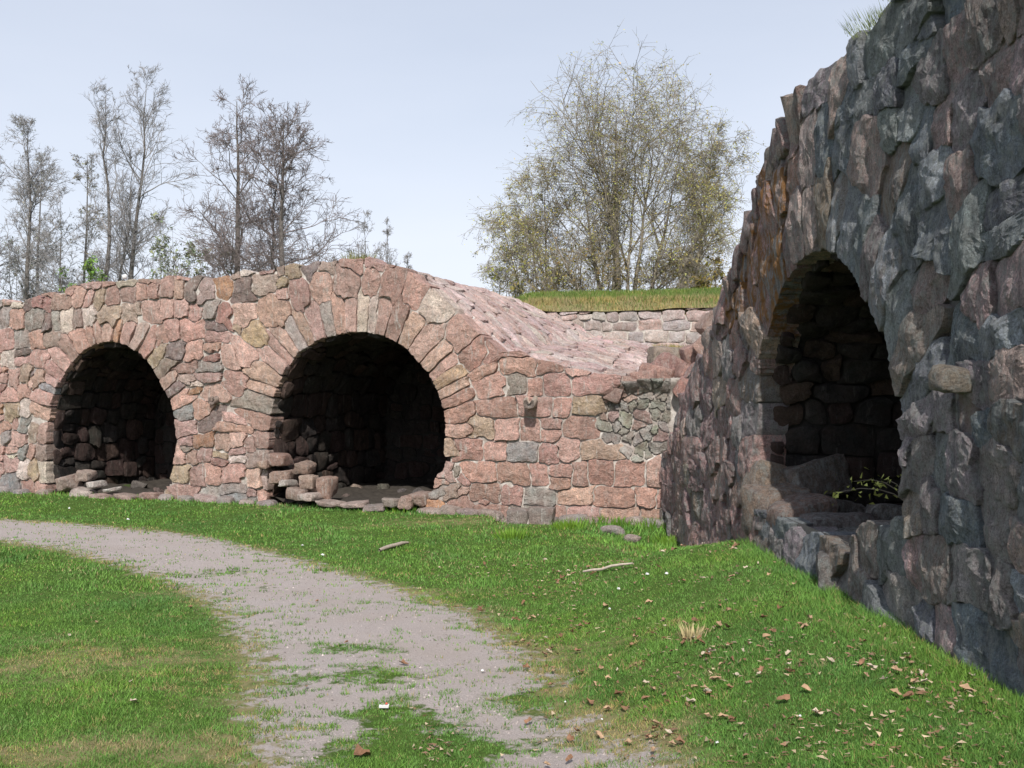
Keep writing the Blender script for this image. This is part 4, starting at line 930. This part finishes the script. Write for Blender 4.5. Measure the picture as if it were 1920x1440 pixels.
LBL = ['dry brown curled leaf lying in the grass near the right casemate', 'tan crumpled dead leaf lying in the grass near the right casemate', 'pale bleached dead leaf lying in the grass near the right casemate']
while cnt < 265 and k < 6000:
    k += 1; y = 3.9 * (9.5 / 3.9) ** random.random(); x = random.uniform(.0, 1.95)
    if random.random() < .12: x = random.uniform(-.4, .4)
    px = 960 + F * x / y; zz = float(gz(x, y)); py = HZ + F * (EYE - zz) / y
    if px > 1930 or py > 1450: continue
    pr = float(N1.f(np.array(x * 2.2), np.array(y * 2.2 + 50), 2)); 
    if pathv(np.array([x]), np.array([y]))[0] > .5 and random.random() < .85: continue
    if random.random() > np.clip((pr - .35) * 4, .12, 1) * (1.0 if y < 6.2 else .55): continue
    i = random.randrange(15); kind = [0, 1, 1, 2, 0][i % 5]
    o = bpy.data.objects.new('fallen_leaf', LM[i]); COL.objects.link(o); s = random.uniform(.025, .062) * (1.25 if random.random() < .15 else 1)
    o.location = (x, y, zz + .020); o.scale = (s, s * random.uniform(.7, 1.1), s); o.rotation_euler = (random.gauss(0, .25), random.gauss(0, .25), random.uniform(0, 6.3))
    if x > 1.35 and y < 6.5: pl_ = 'under the foot of the right casemate'
    elif y < 4.9: pl_ = 'near the bottom edge right of the path'
    elif x < .62: pl_ = 'along the right edge of the path'
    elif y < 6.6: pl_ = 'amid the lawn right of the path'
    else: pl_ = 'below the arch of the right casemate'
    nm = ['dry brown curled leaf', 'tan crumpled dead leaf', 'pale bleached dead leaf'][kind]
    tag(o, nm + ' in the grass ' + pl_, 'leaf', nm.replace('leaf', 'leaves') + ' ' + pl_); cnt += 1
for (px, py, s, m, lb) in [(1105, 1323, .10, 0, 'dark brown rolled leaf at the right edge of the gravel path'), (680, 1420, .13, 4, 'large rusty curled leaf at the bottom edge in the path grass'), (755, 1248, .09, 5, 'narrow brown leaf on the grass island in the path'), (1480, 1265, .08, 0, 'dark upright curled leaf in the middle of the right lawn'), (1170, 1335, .07, 5, 'orange brown leaf just right of the dark rolled one'),
        (180, 1170, .07, 1, 'orange tan leaf alone on the left lawn'), (575, 1292, .05, 0, 'small red brown leaf alone on the gravel'), (650, 1208, .05, 5, 'small dark leaf above the grass island'), (595, 1130, .05, 10, 'small brown leaf on the upper part of the path'), (357, 1141, .06, 0, 'dark leaf by the left path edge'), (130, 1195, .05, 3, 'pale leaf on the left lawn near the orange one'),
        (250, 1320, .08, 3, 'pale fibrous scrap on the lower left lawn'), (245, 1283, .06, 8, 'pale pink leaf on the lower left lawn'), (1080, 1163, .06, 1, 'tan leaf near the upper right side of the path'), (1000, 1160, .06, 6, 'tan leaf beside the path bend'), (1135, 1140, .09, 1, 'broad tan leaf in front of the long pale stick')]:
    put('fallen_leaf', LM[m], px, py, s * .75, random.uniform(0, 6), lb, 'leaf')
def stick(name, p1, p2, wd, mat, label):
    a = np.array(gpoint(*p1)) + [0, 0, .03]; b = np.array(gpoint(*p2)) + [0, 0, .04]; n = 6
    pts = np.array([a + (b - a) * t for t in np.linspace(0, 1, n)]) + rng.normal(0, .004, (n, 3)); o = np.array(a)
    V, f = tube((pts - o)[None], np.full((1, n), wd) * np.array([.8, 1, .95, 1, .9, .6]), 6)
    f2 = [f]; me = mesh_np(name, V, [f, ], mat, None, True); me.location = o
    return tag(me, label, 'stick')
stick('wooden_stick', (710, 1036), (765, 1023), .022, M_WOOD, 'short flat weathered stick on the grass in front of the larger arch')
stick('wooden_stick', (1093, 1078), (1186, 1066), .013, plain('pale_stick', (.52, .44, .36), .8, .2, 20), 'long thin pale stick on the grass left of the right casemate')
for k, (px, py, sx, sz, lb) in enumerate([(1150, 1001, .28, .14, 'grey flat rock in the grass below the rubble breach'), (1185, 1017, .18, .12, 'small rounded pinkish rock nearest the casemate corner')]):
    x, y, z = gpoint(px, py); o = rock('field_stone', (0, 0, 0), (sx, .2, sz), (0, .1, .3), (.33, .31, .30, 0) if k == 0 else (.42, .34, .31, 0), M_PINK, None, 3, .2, 500 + k, 2.6); o.location = (x, y, z + .03); tag(o, lb, 'rock')
# pale stone scraps and white specks
def scrap(i):
    r = random.Random(i + 90); n = 6; V = [(math.cos(k * 1.047) * r.uniform(.3, .55), math.sin(k * 1.047) * r.uniform(.25, .5), r.uniform(0, .12)) for k in range(n)]
    V += [(x * .6, y * .6, z + r.uniform(.15, .4)) for x, y, z in V]
    f = [(k, (k + 1) % n, (k + 1) % n + n, k + n) for k in range(n)] + [tuple(range(n, 2 * n))]
    me = bpy.data.meshes.new('paper_scrap'); me.from_pydata(V, [], f); me.materials.append(M_WHITE); return me
SM = [scrap(i) for i in range(4)]
for k, (px, py) in enumerate([(605, 1044), (1214, 1081), (1250, 1080), (1128, 1355), (1160, 1108), (1060, 1322), (905, 1263), (1143, 1146), (567, 1026), (1330, 1228), (1470, 1045), (130, 955), (1345, 1400), (1500, 1350), (240, 977)]):
    x, y, z = gpoint(px, py)
    put('paper_scrap', SM[k % 4], px, py, 0.0048 * y * random.uniform(.6, 1.1), random.uniform(0, 6), 'tiny white speck of litter lying in the short grass', 'litter', 'tiny white specks in the grass', .015)
x, y, z = gpoint(720, 1332); lit = empty('crumpled_packet', (x, y, z), 'small crumpled white and red packet on the grass strip of the path', 'litter')
bp = bpy.data.meshes.new('wrapper'); n = 8
Vp = [(-.045 + .09 * i / 3, (-.018 + .036 * j / 2), .012 + .016 * ((i * 7 + j * 5) % 4) / 3) for i in range(4) for j in range(3)]; Vp += [(a * .96, b * .96, .0) for a, b, c in Vp]
fp = [(i * 3 + j, i * 3 + j + 3, i * 3 + j + 4, i * 3 + j + 1) for i in range(3) for j in range(2)]
edge = [0, 3, 6, 9, 10, 11, 8, 5, 2, 1]; fp += [(edge[k], edge[(k + 1) % 10], edge[(k + 1) % 10] + 12, edge[k] + 12) for k in range(10)]
bp.from_pydata(Vp, [], fp); bp.materials.append(M_WHITE); o = bpy.data.objects.new('wrapper', bp); COL.objects.link(o); o.parent = lit; o.location = (0, 0, .015); o.scale = (.55, .55, .55)
bp2 = bpy.data.meshes.new('red_stripe'); bp2.from_pydata([(.012, -.016, 0), (.034, -.014, .006), (.036, .016, .004), (.014, .017, .008), (.024, 0, .016)], [], [(0, 1, 4), (1, 2, 4), (2, 3, 4), (3, 0, 4)]); bp2.materials.append(M_RED)
o = bpy.data.objects.new('red_stripe', bp2); COL.objects.link(o); o.parent = lit; o.location = (0, 0, .032); o.scale = (.55, .55, .55)
# white marker on the wall crest
p = wpt(203, 519, -.25); mk = rock('white_cap', (0, 0, 0), (.085, .085, .075), (0, 0, 0), (0, 0, 0, 0), M_WHITE, None, 2, .03, 1, 2.2); mk.location = (p[0], p[1], float(topw(p2w(203, 519)[0])) + .07)
tag(mk, 'small white round cap sitting on the crest above the left arch', 'cap')
# tufts
def tuft(name, ctr, n, h, spread, col, label, cat='grass tuft', wd=.006, dirv=(0, 0)):
    a = rng.uniform(0, 6.28, n); r0 = rng.random(n) * spread; x = np.cos(a) * r0; y = np.sin(a) * r0; hh = h * rng.uniform(.4, 1.1, n); le = hh * rng.uniform(.1, .8, n)
    b = rng.uniform(0, 6.28, n); dx, dy = np.cos(b) * wd, np.sin(b) * wd
    V = np.stack([np.stack([x - dx, y - dy, 0 * x - .02], 1), np.stack([x + dx, y + dy, 0 * x - .02], 1), np.stack([x + np.cos(a) * le + dirv[0] * hh, y + np.sin(a) * le + dirv[1] * hh, hh], 1)], 1).reshape(-1, 3)
    C = np.repeat(np.array(col)[None] * rng.uniform(.7, 1.25, (n, 1)), 3, 0); C = np.concatenate([C, np.ones((len(C), 1))], 1)
    o = mesh_np(name, V, np.arange(3 * n).reshape(-1, 3), M_GRASS, None, False, C.astype(np.float32)); o.location = ctr; return tag(o, label, cat)
x, y, z = gpoint(1300, 1195); tuft('grass_tuft', (x, y, z), 130, .08, .07, (.45, .39, .24), 'straw coloured dry grass tuft on the right lawn')
p = wpt(655, 487, -.2); tuft('grass_tuft', (p[0], p[1], p[2] - .02), 220, .17, .22, (.16, .18, .08), 'olive grass tuft growing on the crest of the middle casemate', wd=.008)
tuft('grass_tuft', (2.16, 5.62, 3.72), 900, .055, .26, (.13, .17, .07), 'grass tuft hanging over the top edge of the tall right casemate', wd=.0018, dirv=(-.3, .1))
tuft('grass_tuft', (2.16, 5.2, 3.74), 500, .05, .2, (.13, .17, .07), 'grass tuft at the very top of the tall right casemate, nearer the camera', wd=.0018, dirv=(-.3, .1))
for k, (px, py, lb) in enumerate([(760, 958, 'green weed at the sill of the larger arch, right end'), (540, 938, 'grass tuft by the left foot of the larger arch'), (960, 1008, 'lush weeds left of the drain stub'), (1070, 990, 'lush weeds right of the drain stub'), (1120, 980, 'bright weed clump against the wall foot, middle'), (1160, 985, 'bright weed clump below the rubble breach'), (1215, 1000, 'bright weed clump in the wall corner'), (1255, 1020, 'green weeds at the far foot of the right casemate')]):
    x, y, z = gpoint(px, py); tuft('weed_clump', (x, y, z), 160, .12, .22, (.12, .24, .03), lb, 'weeds', .011)
# sapling in the niche
x, y, z = 2.62, 6.55, .86
sp = empty('sapling', (x, y, z), 'little sapling with yellow green leaves growing inside the right niche', 'sapling')
base = np.array([x, y, z]); stems = []
for dx, dz in ((-.44, .20), (-.3, .27), (-.12, .26), (.06, .24), (.16, .16)):
    t = np.linspace(0, 1, 6)[:, None]; stems.append(base + t * np.array([dx, 0, 0]) * t + t * np.array([0, rng.uniform(-.2, .2), dz]) - np.array([0, 0, .12]) * t ** 4)
P = np.array(stems); V, f = tube(P, np.full((5, 6), .005) * np.linspace(1, .4, 6), 4); mesh_np('stem', V, f, M_BTWIG, sp)
n = 110; c = P[rng.integers(0, 5, n), rng.integers(3, 6, n)] + rng.normal(0, .045, (n, 3)); V = (c[:, None] + rng.normal(0, .013, (n, 3, 3))).reshape(-1, 3)
C = np.tile(np.array([.42, .45, .12, 1.]), (3 * n, 1)); mesh_np('foliage', V, np.arange(3 * n).reshape(-1, 3), M_BUD, sp, False, C.astype(np.float32))
